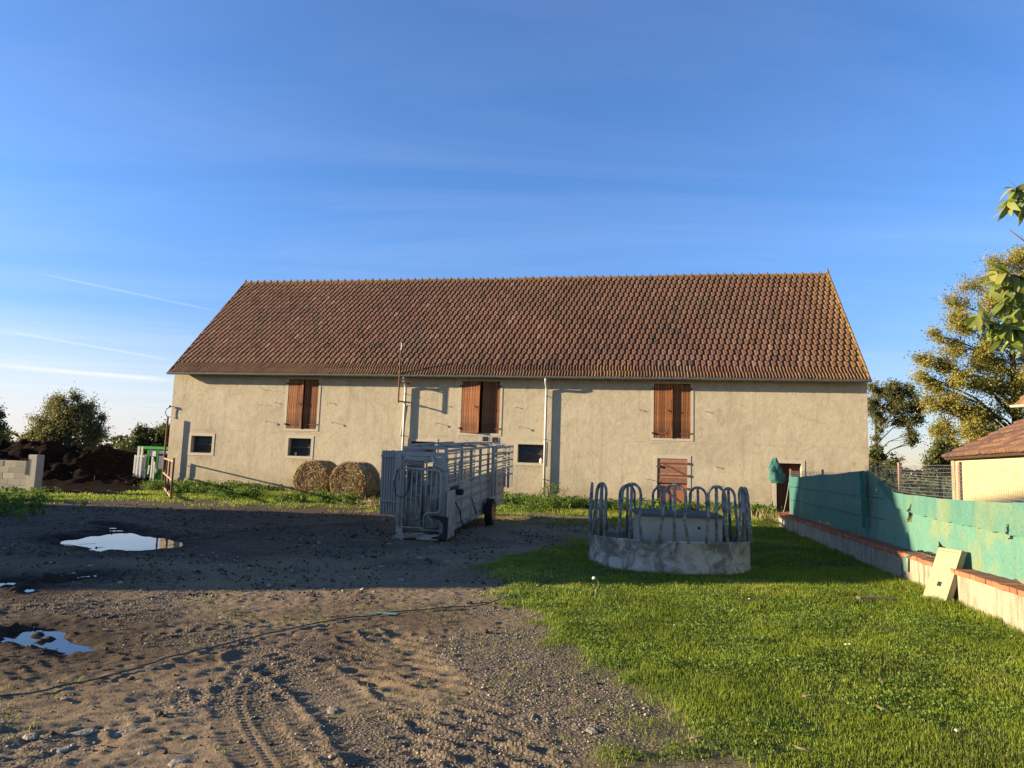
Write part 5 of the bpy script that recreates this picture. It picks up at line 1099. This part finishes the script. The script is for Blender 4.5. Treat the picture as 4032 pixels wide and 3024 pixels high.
b3 = base_at(-100, 74)
make_tree('oak_tree', 'dark oak cut off by the left edge of the picture', b3, 1.5, .35, lobes(b3, 0, [(-30, 1640, 36), (5, 1690, 24), (-60, 1600, 50), (-80, 1690, 60), (-5, 1735, 26), (-100, 1640, 60), (-30, 1595, 20), (-120, 1660, 60), (-50, 1740, 50)], 74), 18000, .24, 'oak', twigs=20, spread=1.4)
# right: oak behind the barn, ivy at its foot, autumn lime, bushes
b4 = base_at(3452, 58)
make_tree('oak_tree', 'slender oak standing just right of the barn gable', b4, 2.6, .20, lobes(b4, 0, [(3455, 1720, 16), (3452, 1760, 18), (3460, 1690, 14), (3530, 1525, 34), (3480, 1545, 34), (3580, 1545, 32), (3440, 1590, 34), (3520, 1590, 40), (3590, 1600, 34), (3620, 1650, 26), (3550, 1660, 34), (3470, 1650, 34), (3440, 1520, 22), (3570, 1710, 26), (3590, 1740, 16), (3500, 1610, 24), (3625, 1610, 18)], 58), 20000, .15, 'oak', twigs=60, spread=1.3)
make_tree('ivy_bush', 'dark ivy bush at the foot of the slender oak', base_at(3450, 56), .4, .12, lobes(base_at(3450, 56), 0, [(3440, 1790, 26), (3470, 1800, 28), (3500, 1830, 26), (3430, 1840, 30), (3540, 1850, 22), (3480, 1865, 26)], 56), 7000, .15, 'hedge', cat='bush', twigs=14)
b5 = base_at(4010, 46)
make_tree('lime_tree', 'tall autumn lime tree with yellowing leaves and bare top above the shed', b5, 3.2, .40, lobes(b5, 0, [(3930, 1040, 55), (4010, 1010, 60), (3880, 1110, 50), (3960, 1120, 60), (4060, 1090, 70), (3860, 1190, 48), (3770, 1190, 45), (3940, 1220, 60), (4050, 1210, 70), (3740, 1260, 45), (3820, 1290, 50), (3910, 1320, 55), (4010, 1310, 60), (3700, 1310, 34), (3780, 1360, 46), (3870, 1400, 55), (3970, 1410, 60), (3640, 1420, 38), (3620, 1480, 26), (3720, 1440, 40), (3680, 1520, 42), (3760, 1500, 46), (3850, 1510, 50), (3940, 1520, 55), (4040, 1500, 60), (3670, 1590, 34), (3740, 1590, 46), (3820, 1620, 52), (3900, 1620, 50), (3980, 1600, 45), (3720, 1680, 44), (3800, 1700, 50), (3880, 1710, 45), (3750, 1750, 36), (3820, 1770, 38), (4100, 1400, 80), (4110, 1250, 80), (4090, 1600, 60)], 46), 120000, .125, 'lime', bare=.5, twigs=80, spread=1.6)
make_tree('hedgerow_tree', 'dark green bush left of the shed under the lime tree', base_at(3700, 40), .5, .15, lobes(base_at(3700, 40), 0, [(3670, 1790, 30), (3710, 1770, 34), (3740, 1800, 36), (3680, 1830, 30), (3650, 1830, 20), (3760, 1840, 34), (3720, 1850, 30)], 40), 9000, .12, 'hedge', twigs=18, cat='bush')
# far hedgerows along the horizon
def hedgerow():
    P = []
    for x in np.arange(-420, 420, 1.6):
        y = 210+40*math.sin(x*.013)+20*math.sin(x*.05); hgt = 2.0+2.6*float(vnoise(x, 3, 11, 95))+1.6*float(vnoise(x, 7, 3, 96)); n = 26
        P.append(np.c_[x+RNG.normal(0, 1.2, n), y+RNG.normal(0, 1.5, n), RNG.random(n)**.7*hgt])
    for x in np.arange(17, 34, .35):                # scrub behind the enclosure
        n = 26; P.append(np.c_[x+RNG.normal(0, .3, n), 50+RNG.normal(0, .8, n)+.3*(x-17), RNG.random(n)*(1.3+.5*float(vnoise(x, 1, 1.5, 97)))])
    P = np.concatenate(P); far = P[:, 1] > 100
    o = leafmesh('far_hedgerow', P, np.where(far, 1.5, .35), M_['hedge'], None, .8); tag(o, 'far hedgerow along the horizon', 'hedge', kind='stuff')
hedgerow()
# ---- grass
def blades(nm, X, Y, hgt, wid, mat, lean=.45, rnd=None, par=None, zoff=0):
    n = len(X); Z = height(X, Y)[0]-.004+zoff; az = RNG.random(n)*6.283; le = RNG.random(n)*lean; dx = np.cos(az); dy = np.sin(az)
    fa = az+RNG.normal(0, 1.2, n)+1.57; wx = np.cos(fa)*wid/2; wy = np.sin(fa)*wid/2; B = np.c_[X, Y, Z]; d = np.c_[dx, dy, dx*0]
    Wv = np.c_[wx, wy, wx*0]; m = B+d*(hgt*le*.35)[:, None]; m[:, 2] += hgt*.6; tp = B+d*(hgt*le*1.15)[:, None]; tp[:, 2] += hgt*(1-le*.35)
    V = np.stack([B-Wv, B+Wv, m+Wv*.75, m-Wv*.75, tp], 1).reshape(-1, 3); i = np.arange(n)[:, None]*5
    return npmesh(nm, V, [i+np.array([[0, 1, 2, 3]]), i+np.array([[3, 2, 4]])], mat, dict(rnd=np.repeat(RNG.random(n) if rnd is None else rnd, 5)))
def excl(X, Y):
    k = np.hypot(X-2.78, Y-12.15) > 1.37
    k &= ~((np.abs((X-W0.x)*WNr.x+(Y-W0.y)*WNr.y-.16) < .17) & (Y < 20.4))
    return k
def scatter(x0, x1, y0, y1, dens):
    n = int((x1-x0)*(y1-y0)*dens); return RNG.uniform(x0, x1, n), RNG.uniform(y0, y1, n)
def infr(X, Y): return (np.abs(X) < .83*Y+.6)
def grass():
    XS = []; YS = []; HS = []; WS = []; RS = []
    for (x0, x1, y0, y1, dens, h0, wd) in ((-.6, 6.2, 3.6, 5.5, 7200, .050, .0042), (-.8, 6.6, 5.5, 8, 4900, .052, .0052), (-1, 7, 8, 12, 2600, .055, .0075), (-1.5, 8, 12, 17, 1000, .062, .012), (-1.5, 9, 17, 22, 420, .075, .018)):
        X, Y = scatter(x0, x1, y0, y1, dens); lw = lawn_mask(X, Y); k = (RNG.random(len(X)) < sstep(.30, .85, lw)*(.45+.55*sstep(.30, .5, fbm(X, Y, .6, 3, 106)))) & infr(X, Y) & excl(X, Y); k &= (X-(W0.x+WD.x*(Y-W0.y)/WD.y)) < .0
        X, Y = X[k], Y[k]; cl = fbm(X, Y, .35, 3, 101); cz = fbm(X, Y, 1.5, 2, 102)
        wall_d = np.clip((W0.x+WD.x*(Y-W0.y)/WD.y)-X, 0, 9)
        H_ = h0*.72*(.35+1.5*cl)*(1+1.2*np.exp(-wall_d/.30)+.7*np.exp(-np.abs(np.hypot(X-2.78, Y-12.15)-1.4)/.12)+1.0*np.exp(-((X-5.2)**2+(Y-9.2)**2)/.35))*RNG.uniform(.6, 1.25, len(X))
        r = np.clip(RNG.random(len(X))*.75+(cz-.5)*.9+.10*(lawn_mask(X, Y) < .7), 0, .99)
        XS.append(X); YS.append(Y); HS.append(H_); WS.append(np.full(len(X), wd)*RNG.uniform(.7, 1.3, len(X))); RS.append(r)
    c = np.concatenate; X, Y, H_, W_, R_ = c(XS), c(YS), c(HS), c(WS), c(RS); print('lawn blades', len(X))
    o = link('lawn_grass', blades('lawn_grass', X, Y, H_, W_, M_['grass'], .75, R_)); tag(o, 'short sunlit lawn grass on the right of the yard', 'grass', kind='stuff')
    # rough strip along the barn and the left patch
    XS = []; YS = []
    X, Y = scatter(-24, 15, 15, 31, 260); lw = lawn_mask(X, Y); bo = barn_out(X, Y); k = (RNG.random(len(X)) < lw) & infr(X, Y) & (bo > .05) & ((X < 0) | (Y > 19)) & (X-(W0.x+WD.x*(Y-W0.y)/WD.y) < 0); X, Y = X[k], Y[k]; bo = bo[k]
    cl = fbm(X, Y, .9, 3, 103); H_ = (.05+.20*cl*np.exp(-np.clip(bo-.3, 0, 9)/1.6)+.05*cl)*RNG.uniform(.5, 1.4, len(X)); R_ = np.clip(RNG.random(len(X))*.8+(fbm(X, Y, 1.8, 2, 104)-.5)*1.1, 0, .99)
    o = link('rough_grass', blades('rough_grass', X, Y, H_, np.full(len(X), .022), M_['grass'], .9, R_)); tag(o, 'rough grass strip in front of the barn and beside the block wall', 'grass', kind='stuff'); print('rough', len(X))
    # enclosure grass behind the low wall
    X, Y = scatter(5.5, 17, 7, 40, 60); k = (X-(W0.x+WD.x*(Y-W0.y)/WD.y) > .45) & infr(X, Y); X, Y = X[k], Y[k]
    o = link('enclosure_grass', blades('enclosure_grass', X, Y, RNG.uniform(.08, .3, len(X)), np.full(len(X), .025), M_['grass'], .8)); tag(o, 'grass in the enclosure behind the netting', 'grass', kind='stuff')
    # sparse sprouts on the mud
    X, Y = scatter(-6, 3, 3.6, 13, 160); f = fbm(X, Y, .5, 3, 105); k = (f > .56) & (lawn_mask(X, Y) < .6) & infr(X, Y) & (height(X, Y)[2] < .5); X, Y = X[k], Y[k]
    X = np.repeat(X, 3)+RNG.normal(0, .02, len(X)*3); Y = np.repeat(Y, 3)+RNG.normal(0, .02, len(Y)*3)
    o = link('grass_sprouts', blades('grass_sprouts', X, Y, RNG.uniform(.012, .04, len(X)), np.full(len(X), .004), M_['grass'], 1.2, RNG.uniform(.4, .99, len(X)))); tag(o, 'thin grass sprouts scattered over the bare yard', 'grass', kind='stuff')
grass()
# ---- clover and leafy ground cover in the lawn
def clover():
    X, Y = scatter(-.3, 6.2, 3.6, 10, 900); f = fbm(X, Y, .45, 3, 111); k = (f > .53) & (lawn_mask(X, Y) > .55) & infr(X, Y) & excl(X, Y); X, Y = X[k], Y[k]
    P = np.c_[X, Y, height(X, Y)[0]+RNG.uniform(.015, .05, len(X))]
    o = leafmesh('clover', P, np.full(len(P), .022), M_['weed'], None, .9, up=.8); tag(o, 'low clover patches among the lawn grass', 'clover', kind='stuff')
clover()
# ---- weeds along the barn
def weeds():
    P = []; sz = []
    spots = []
    for s in np.arange(-15.2, 13.4, .16):
        for o_ in np.arange(.15, 3.2, .22):
            d = float(fbm(np.array([s*1.0]), np.array([o_]), 1.1, 3, 121)[0]); k = d-.13*o_-.06
            if 5.6 < s < 7.4 and o_ > .2: k -= .08
            if 10 < s < 11.5: k -= .5
            if s > 7.5: k -= .12
            if k > .20: spots.append((s+RNG.normal(0, .08), o_+RNG.normal(0, .08), min(.42, .10+k*.8)*RNG.uniform(.6, 1.2)))
    for u, v, hh, rr in ((2150, 2005, .55, .8), (2230, 2005, .50, .8), (2080, 2012, .36, .7), (1300, 1985, .42, .55), (1370, 1990, .48, .5), (880, 1965, .40, .7), (960, 1960, .42, .6), (1010, 1955, .35, .6), (720, 1945, .35, .5), (2330, 2010, .35, .5), (2440, 2010, .35, .45), (1130, 1975, .3, .5), (820, 1950, .35, .5)):
        p = G(u, v)
        for _ in range(int(16*rr/.5)): spots.append((barn_s(p.x, p.y)+RNG.normal(0, rr*.5), max(.12, barn_out(p.x, p.y)+RNG.normal(0, rr*.35)), hh*RNG.uniform(.5, 1.1)))
    for u, v in ((20, 2000), (60, 1975), (100, 1975), (30, 1960), (70, 1955), (0, 2030), (-30, 1990)):
        p = G(u, v)
        for _ in range(20): spots.append((barn_s(p.x, p.y)+RNG.normal(0, .55), barn_out(p.x, p.y)+RNG.normal(0, .5), RNG.uniform(.12, .38)))
    tw = MB()
    for s, o_, h in spots:
        q = BW(s, o_); n = int(16+60*h); a = RNG.random(n)*6.283; r = np.abs(RNG.normal(0, .45, n))*h*.75; z = RNG.random(n)**.7*h*(1-.35*r/(h+.01))
        P.append(np.c_[q.x+r*np.cos(a), q.y+r*np.sin(a), np.maximum(z, .02)]); sz.append(RNG.uniform(.04, .075, n)*(1 if RNG.random() < .7 else 1.6))
    P = np.concatenate(P); sz = np.concatenate(sz); print('weed leaves', len(P))
    o = leafmesh('weeds', P, sz, M_['weed'], None, .75, up=.5); tag(o, 'nettles and low weeds growing along the foot of the barn wall', 'weeds', kind='stuff')
    # dry stalks
    X = []; Y = []
    for u, v, n, w_ in ((2990, 2040, 160, 1.6), (3130, 2060, 120, .8), (2850, 2030, 60, 1.0), (880, 1950, 40, .8), (2160, 1990, 60, .9), (1470, 1990, 120, .6), (1120, 1960, 60, .7)):
        p = G(u, v); X.append(p.x+RNG.normal(0, w_*.6, n)); Y.append(p.y+RNG.normal(0, w_*.25, n))
    X = np.concatenate(X); Y = np.concatenate(Y); k = barn_out(X, Y) > .1; X, Y = X[k], Y[k]
    o = link('dry_stalks', blades('dry_stalks', X, Y, RNG.uniform(.12, .45, len(X)), np.full(len(X), .012), M_['dry'], 1.3)); tag(o, 'dry pale stalks among the weeds by the barn', 'weeds', kind='stuff')
    # dry grass standing inside the feeder
    n = 260; a = RNG.random(n)*6.283; r = 1.2*np.sqrt(RNG.random(n)); X = 2.78+r*np.cos(a); Y = 12.15+r*np.sin(a); k = (np.abs(X-2.95) > .72) | (np.abs(Y-12.3) > .65); X, Y = X[k], Y[k]
    o = link('feeder_weeds', blades('feeder_weeds', X, Y, RNG.uniform(.3, .8, len(X)), np.full(len(X), .007), M_['dry'], .6)); tag(o, 'dry weeds growing inside the round feeder', 'weeds', kind='stuff')
    # straw spilled beside the bales
    p = G(1480, 1995); n = 900; P = np.c_[p.x+RNG.normal(0, .55, n), p.y+RNG.normal(0, .4, n), np.abs(RNG.normal(0, .08, n))+.02]
    o = strands('spilled_straw', P, RNG.normal(0, 1, P.shape)*np.array([1, 1, .3]), RNG.uniform(.1, .3, n), RNG.uniform(.006, .012, n), M_['straw']); tag(o, 'pale straw spilled on the ground between bale and trailer', 'straw', kind='stuff')
weeds()
def bramble(u, v, label, n=9, h=.8):
    p = G(u, v); t = thing('bramble', label, 'bramble', (p.x, p.y, 0)); b = MB(); P = []
    for _ in range(n):
        a = RNG.random()*6.283; r = RNG.uniform(.3, .9)*h; pts = [Vector((0, 0, 0)), Vector((math.cos(a)*r*.4, math.sin(a)*r*.4, h*RNG.uniform(.6, 1))), Vector((math.cos(a)*r, math.sin(a)*r, h*RNG.uniform(.4, .8)))]
        b.tube(pts, [.008, .006, .003], 5); 
        for _ in range(24): f = RNG.random(); q = pts[1].lerp(pts[2], f) if RNG.random() < .6 else pts[0].lerp(pts[1], f); P.append(np.array(q)+RNG.normal(0, .07, 3))
    b.build('stems', M_['twig'], t); leafmesh('leaves', np.array(P), np.full(len(P), .06), M_['weed'], t, .8)
bramble(2165, 1998, 'leafy bramble below the second downpipe, right of the trailer wheel', 18, .95)
bramble(905, 1925, 'bare twiggy bramble under the leftmost barn window', 6, .6)
# ---- elder branches reaching in from the right, close to the camera
def elder():
    t = thing('elder_tree', 'green leafy branches of a near elder reaching in at the right edge', 'tree', (3.75, 4.1, 0)); o = Vector(t.location)
    b = MB(); b.tube([(.3, .1, -.1), (.25, .1, 1.4), (.2, .05, 2.6), (.3, 0, 3.6)], [.07, .06, .045, .02], 8); tips = []
    D = 4.1
    LEAFS = []
    def twig(pts, r):
        Q = [AT(u, v, y)-o for u, v, y in pts]; b.tube([Vector((.22, .06, Q[0].z-.35))]+Q, [r*1.4]+[r*(1-.8*i/len(Q)) for i in range(len(Q))], 6); return Q
    spots = []
    for pts, n in (([(4150, 880, 4.1), (4040, 830, 4.0), (3965, 790, 3.95)], 20), ([(4250, 1250, 4.2), (4080, 1190, 4.1), (3920, 1110, 4.0)], 22), ([(4260, 1400, 4.2), (4020, 1310, 4.0), (3860, 1250, 3.9)], 26), ([(4260, 1500, 4.2), (4080, 1350, 4.05), (3960, 1330, 3.95)], 24), ([(4250, 1180, 4.3), (4120, 1120, 4.3), (4030, 1105, 4.2)], 10), ([(4200, 1050, 4.1), (4080, 985, 4.1), (3975, 905, 4.05)], 0), ([(4160, 1150, 4.1), (4040, 1100, 4.05), (3960, 1075, 4.0)], 16), ([(4100, 1330, 4.1), (3990, 1290, 4.0), (3890, 1275, 3.95)], 18), ([(4100, 1250, 4.1), (4000, 1200, 4.0), (3950, 1190, 3.95)], 16), ([(4120, 830, 4.1), (4030, 770, 4.05), (4000, 740, 4.0)], 12)):
        Q = twig(pts, .007)
        for k in range(int(n*2.3)):
            f = RNG.uniform(.1, 1.05); seg = Q[0].lerp(Q[1], f*2) if f < .5 else Q[1].lerp(Q[2], (f-.5)*2); spots.append((seg, (Q[2]-Q[0]).normalized(), f))
    b.build('branches', M_['twig'], t, True)
    # one leaf mesh in several bends, each leaf an object
    LM = []
    for v in range(5):
        n = 8; V = []; bend = .15+.12*v; fold = .12+.05*(v % 3)
        for i in range(n+1):
            f = i/n; w_ = .20*math.sin(math.pi*f**.85)**.9; z = -bend*f*f; V += [(-w_, f, z+w_*fold), (0, f, z), (w_, f, z+w_*fold)]
        fs = [(i*3+j, i*3+j+1, i*3+j+4, i*3+j+3) for i in range(n) for j in range(2)]; me = MB().add(V, fs).mesh('leaf', M_['elder'], True)
        a = me.attributes.new('rnd', 'FLOAT', 'POINT'); a.data.foreach_set('value', np.full(len(V), .12+.19*v, np.float32)); LM.append(me)
    for q, d, f in spots:
        side = Vector(RNG.normal(0, 1, 3)); dr = (d*.5+side*.55+Vector((0, 0, -.35))).normalized(); up = Vector(RNG.normal(0, .35, 3))+Vector((-.25, -.35, .8)); x = dr.cross(up).normalized(); z = x.cross(dr); s = RNG.uniform(.07, .125)
        M = Matrix(((x.x*s, dr.x*s, z.x*s, q.x), (x.y*s, dr.y*s, z.y*s, q.y), (x.z*s, dr.z*s, z.z*s, q.z), (0, 0, 0, 1))); link('leaf', LM[RNG.integers(5)], t, M)
elder()
# ================================================================== SMALL THINGS
def stones():
    # countless gravel
    def chips(nm, X, Y, S_, label):
        base = np.array([(1, 0, 0), (-1, 0, 0), (0, 1, 0), (0, -1, 0), (0, 0, .7), (0, 0, -.7)]); tri = np.array([(0, 2, 4), (2, 1, 4), (1, 3, 4), (3, 0, 4), (2, 0, 5), (1, 2, 5), (3, 1, 5), (0, 3, 5)]); n = len(X)
        a = RNG.random(n)*6.283; B = base[None]*RNG.uniform(.6, 1.3, (n, 6, 1))*S_[:, None, None]; x = B[..., 0]*np.cos(a)[:, None]-B[..., 1]*np.sin(a)[:, None]; y = B[..., 0]*np.sin(a)[:, None]+B[..., 1]*np.cos(a)[:, None]
        Z = height(X, Y)[0]; V = np.stack([x+X[:, None], y+Y[:, None], B[..., 2]+Z[:, None]+S_[:, None]*.25], -1).reshape(-1, 3)
        o = link(nm, npmesh(nm, V, [(np.arange(n)[:, None, None]*6+tri[None]).reshape(-1, 3)], M_['gravel'])); tag(o, label, 'gravel', kind='stuff')
    X, Y = scatter(-5, 3, 3.6, 11, 600); h, lw, wt, gr = height(X, Y); k = (RNG.random(len(X)) < (.06+.94*gr)*(1-lw)) & infr(X, Y); X, Y = X[k], Y[k]
    chips('gravel', X, Y, np.exp(RNG.normal(-5.25, .42, len(X))), 'small gravel chips scattered over the bare yard')
    # clods thrown up along the ruts
    X, Y = scatter(-6, 2, 3.6, 12, 40); h, lw, wt, gr = height(X, Y); k = (lw < .3) & infr(X, Y); X, Y = X[k], Y[k]
    chips('mud_clods', X, Y, np.exp(RNG.normal(-4.7, .4, len(X))), 'dark clods of mud thrown up over the yard'); bpy.data.objects['mud_clods'].data.materials[0] = M_['clod']
    X, Y = scatter(-13, 3, 8, 21, 60); h, lw, wt, gr = height(X, Y); k = (lw < .5) & infr(X, Y) & (h > -.05) & (fbm(X, Y, .8, 3, 131) > .45); X, Y = X[k], Y[k]
    chips('wet_clods', X, Y, np.exp(RNG.normal(-4.25, .45, len(X))), 'dark wet clods in the shaded part of the yard'); bpy.data.objects['wet_clods'].data.materials[0] = M_['clod']
    X, Y = scatter(-9, 3, 8, 19, 12); h, lw, wt, gr = height(X, Y); k = (lw < .5) & infr(X, Y) & (h > -.05) & (fbm(X, Y, 1.4, 3, 132)+.05*(X+3)*(Y > 12) > .52); X, Y = X[k], Y[k]
    chips('shade_gravel', X, Y, np.exp(RNG.normal(-4.1, .5, len(X))), 'pale stones sunk in the shaded part of the yard')
    # individual half-sunk stones
    px = [(1200, 2255), (1390, 2268), (1250, 2475), (1310, 2790), (740, 2900), (590, 2640), (560, 2960), (250, 2760), (700, 2990), (1150, 2285), (1530, 2140), (1600, 2165), (1650, 2195), (1700, 2150), (1760, 2210), (1840, 2160), (1420, 2190), (1500, 2230), (1900, 2205), (2010, 2240), (500, 2870), (880, 2430), (980, 2330), (1830, 2240), (1580, 2280), (330, 2880), (260, 2930), (1670, 2510), (2330, 2875), (1960, 2195), (120, 2900), (420, 2480)]
    for u, v in px:
        p = G(u, v); s = RNG.uniform(.016, .045)*(1 if p.y < 8 else 1.4); n, m = 9, 4; V = []
        ph = RNG.random()*6; el = RNG.uniform(1.0, 1.9)
        for i, (rr, zz) in enumerate(((1.05, -.25), (1.0, .05), (.72, .28), (.25, .36))):
            for j in range(n): a = 2*math.pi*j/n; q = rr*s*(1+.22*math.sin(2*a+ph)+.12*math.sin(3*a+ph*2)+RNG.normal(0, .05)); V.append((q*math.cos(a)*el, q*math.sin(a), zz*s*.45+RNG.normal(0, .03)*s))
        fs = [(i*n+j, i*n+(j+1) % n, (i+1)*n+(j+1) % n, (i+1)*n+j) for i in range(m-1) for j in range(n)]+[tuple((m-1)*n+j for j in range(n))]
        o = MB().add(V, fs).build('stone', M_['stone'], None, False, Matrix.Translation((p.x, p.y, gz(p.x, p.y)+.004)) @ Matrix.Rotation(RNG.random()*3, 4, 'Z'))
        tag(o, 'pale flat stone half sunk in the bare yard', 'stone', 'stones sunk in the yard')
stones()
def twine():
    P = smooth(path([(-60, 2755), (250, 2715), (600, 2625), (900, 2545), (1250, 2460), (1500, 2425), (1720, 2405), (1960, 2375), (2080, 2330), (2180, 2290)]), 160); Z = height(P[:, 0], P[:, 1])[0]
    Zs = np.array([max(Z[max(0, i-2):i+3]) for i in range(len(Z))])
    o = MB().tube([(x+.01*math.sin(i*.6), y, z+.012) for i, ((x, y), z) in enumerate(zip(P, Zs))], .0065, 6).build('twine', M_['rope'], None, True); tag(o, 'thin teal rope lying across the muddy yard', 'rope')
    p = G(1450, 2425); b = MB()
    for k in range(7): b.tube([(-.20+.02*k, .004*k-.012, .03), (-.05, .006*k-.02+RNG.normal(0, .01), .035), (.16+RNG.normal(0, .03), .01*k-.03, .028)], .005, 5)
    o = b.build('twine_knot', simple('bright_twine', (.10, .28, .27), .7), None, False, Matrix.Translation((p.x+.15, p.y, gz(p.x, p.y)-.002))); tag(o, 'knotted bundle of brighter teal twine on the rope', 'rope')
twine()
def dandelion():
    p = G(2340, 2375); t = thing('dandelion', 'tall bent dandelion stalk with white seed head in front of the feeder', 'flower', (p.x, p.y, gz(p.x, p.y)))
    MB().tube([(0, 0, -.02), (.01, 0, .10), (.045, 0, .18), (.04, 0, .235), (0, 0, .26)], .0045, 6).build('stem', M_['dry'], t)
    b = MB(); b.lathe([(0, -.015), (.02, -.01), (.024, .005), (.012, .018), (0, .02)], 10, Matrix.Translation((-.01, 0, .265))); b.build('seed_head', M_['petal'], t)
    b = MB(); b.lathe([(0, -.015), (.016, -.01), (.018, .005), (.0, .014)], 8, Matrix.Translation((.02, -.01, .13))); b.build('bud', M_['dry'], t)
dandelion()
for u, v in ((2655, 2465), (2950, 2360), (3330, 2540), (3345, 2540), (3765, 2880)):
    p = G(u, v, .05); a = RNG.random(); o = MB().lathe([(0, 0), (.011, .003), (.008, .009), (0, .010)], 8).build('daisy', M_['petal'], None, False, Matrix.Translation((p.x, p.y, .055)) @ Matrix.Rotation(.5, 4, 'X')); tag(o, 'small white daisy in the lawn', 'flower', 'daisies in the lawn')
for k, (u, v, a) in enumerate(((2935, 2520, .4), (3160, 2960, 2.5), (3470, 2690, 1.2), (3180, 2750, .2), (3990, 2595, .1), (2740, 2915, .3), (3475, 2800, 2))):
    p = G(u, v, .05); V = [(-.05, 0, .0), (-.02, .016, .012), (.02, .018, .008), (.055, 0, .015), (.02, -.016, .004), (-.02, -.015, .01)]
    b = MB().add(V+[(x, y, z-.0015) for x, y, z in V], [(0, 5, 4, 3, 2, 1), (6, 7, 8, 9, 10, 11)]+[(i, (i+1) % 6, 6+(i+1) % 6, 6+i) for i in range(6)]); o = b.build('fallen_leaf', M_['dry'], None, False, Matrix.Translation((p.x, p.y, .06)) @ Matrix.Rotation(a, 4, 'Z')); withattr2 = o.data.attributes.new('rnd', 'FLOAT', 'POINT'); tag(o, 'dry brown fallen leaf lying in the lawn', 'leaf', 'fallen leaves in the lawn')
# things on the window sills
p = BM @ Vector((1.27, .12, 1.647)); o = MB().lathe([(0, 0), (.05, 0), (.055, .03), (.055, .13), (.03, .17), (.022, .20), (.0, .20)], 14).build('jug', M_['plastic'], None, True, Matrix.Translation(p)); tag(o, 'white plastic jug on the sill of the window right of the trailer', 'jug')
p = BM @ Vector((-9.45, .13, 1.602)); o = MB().lathe([(0, 0), (.042, 0), (.05, .16), (.046, .16), (.04, .01), (0, .01)], 14).build('cup', M_['concrete'], None, True, Matrix.Translation(p)); tag(o, 'pale cup on the sill of the window above the hay bales', 'cup')
print('objects', len(bpy.data.objects))
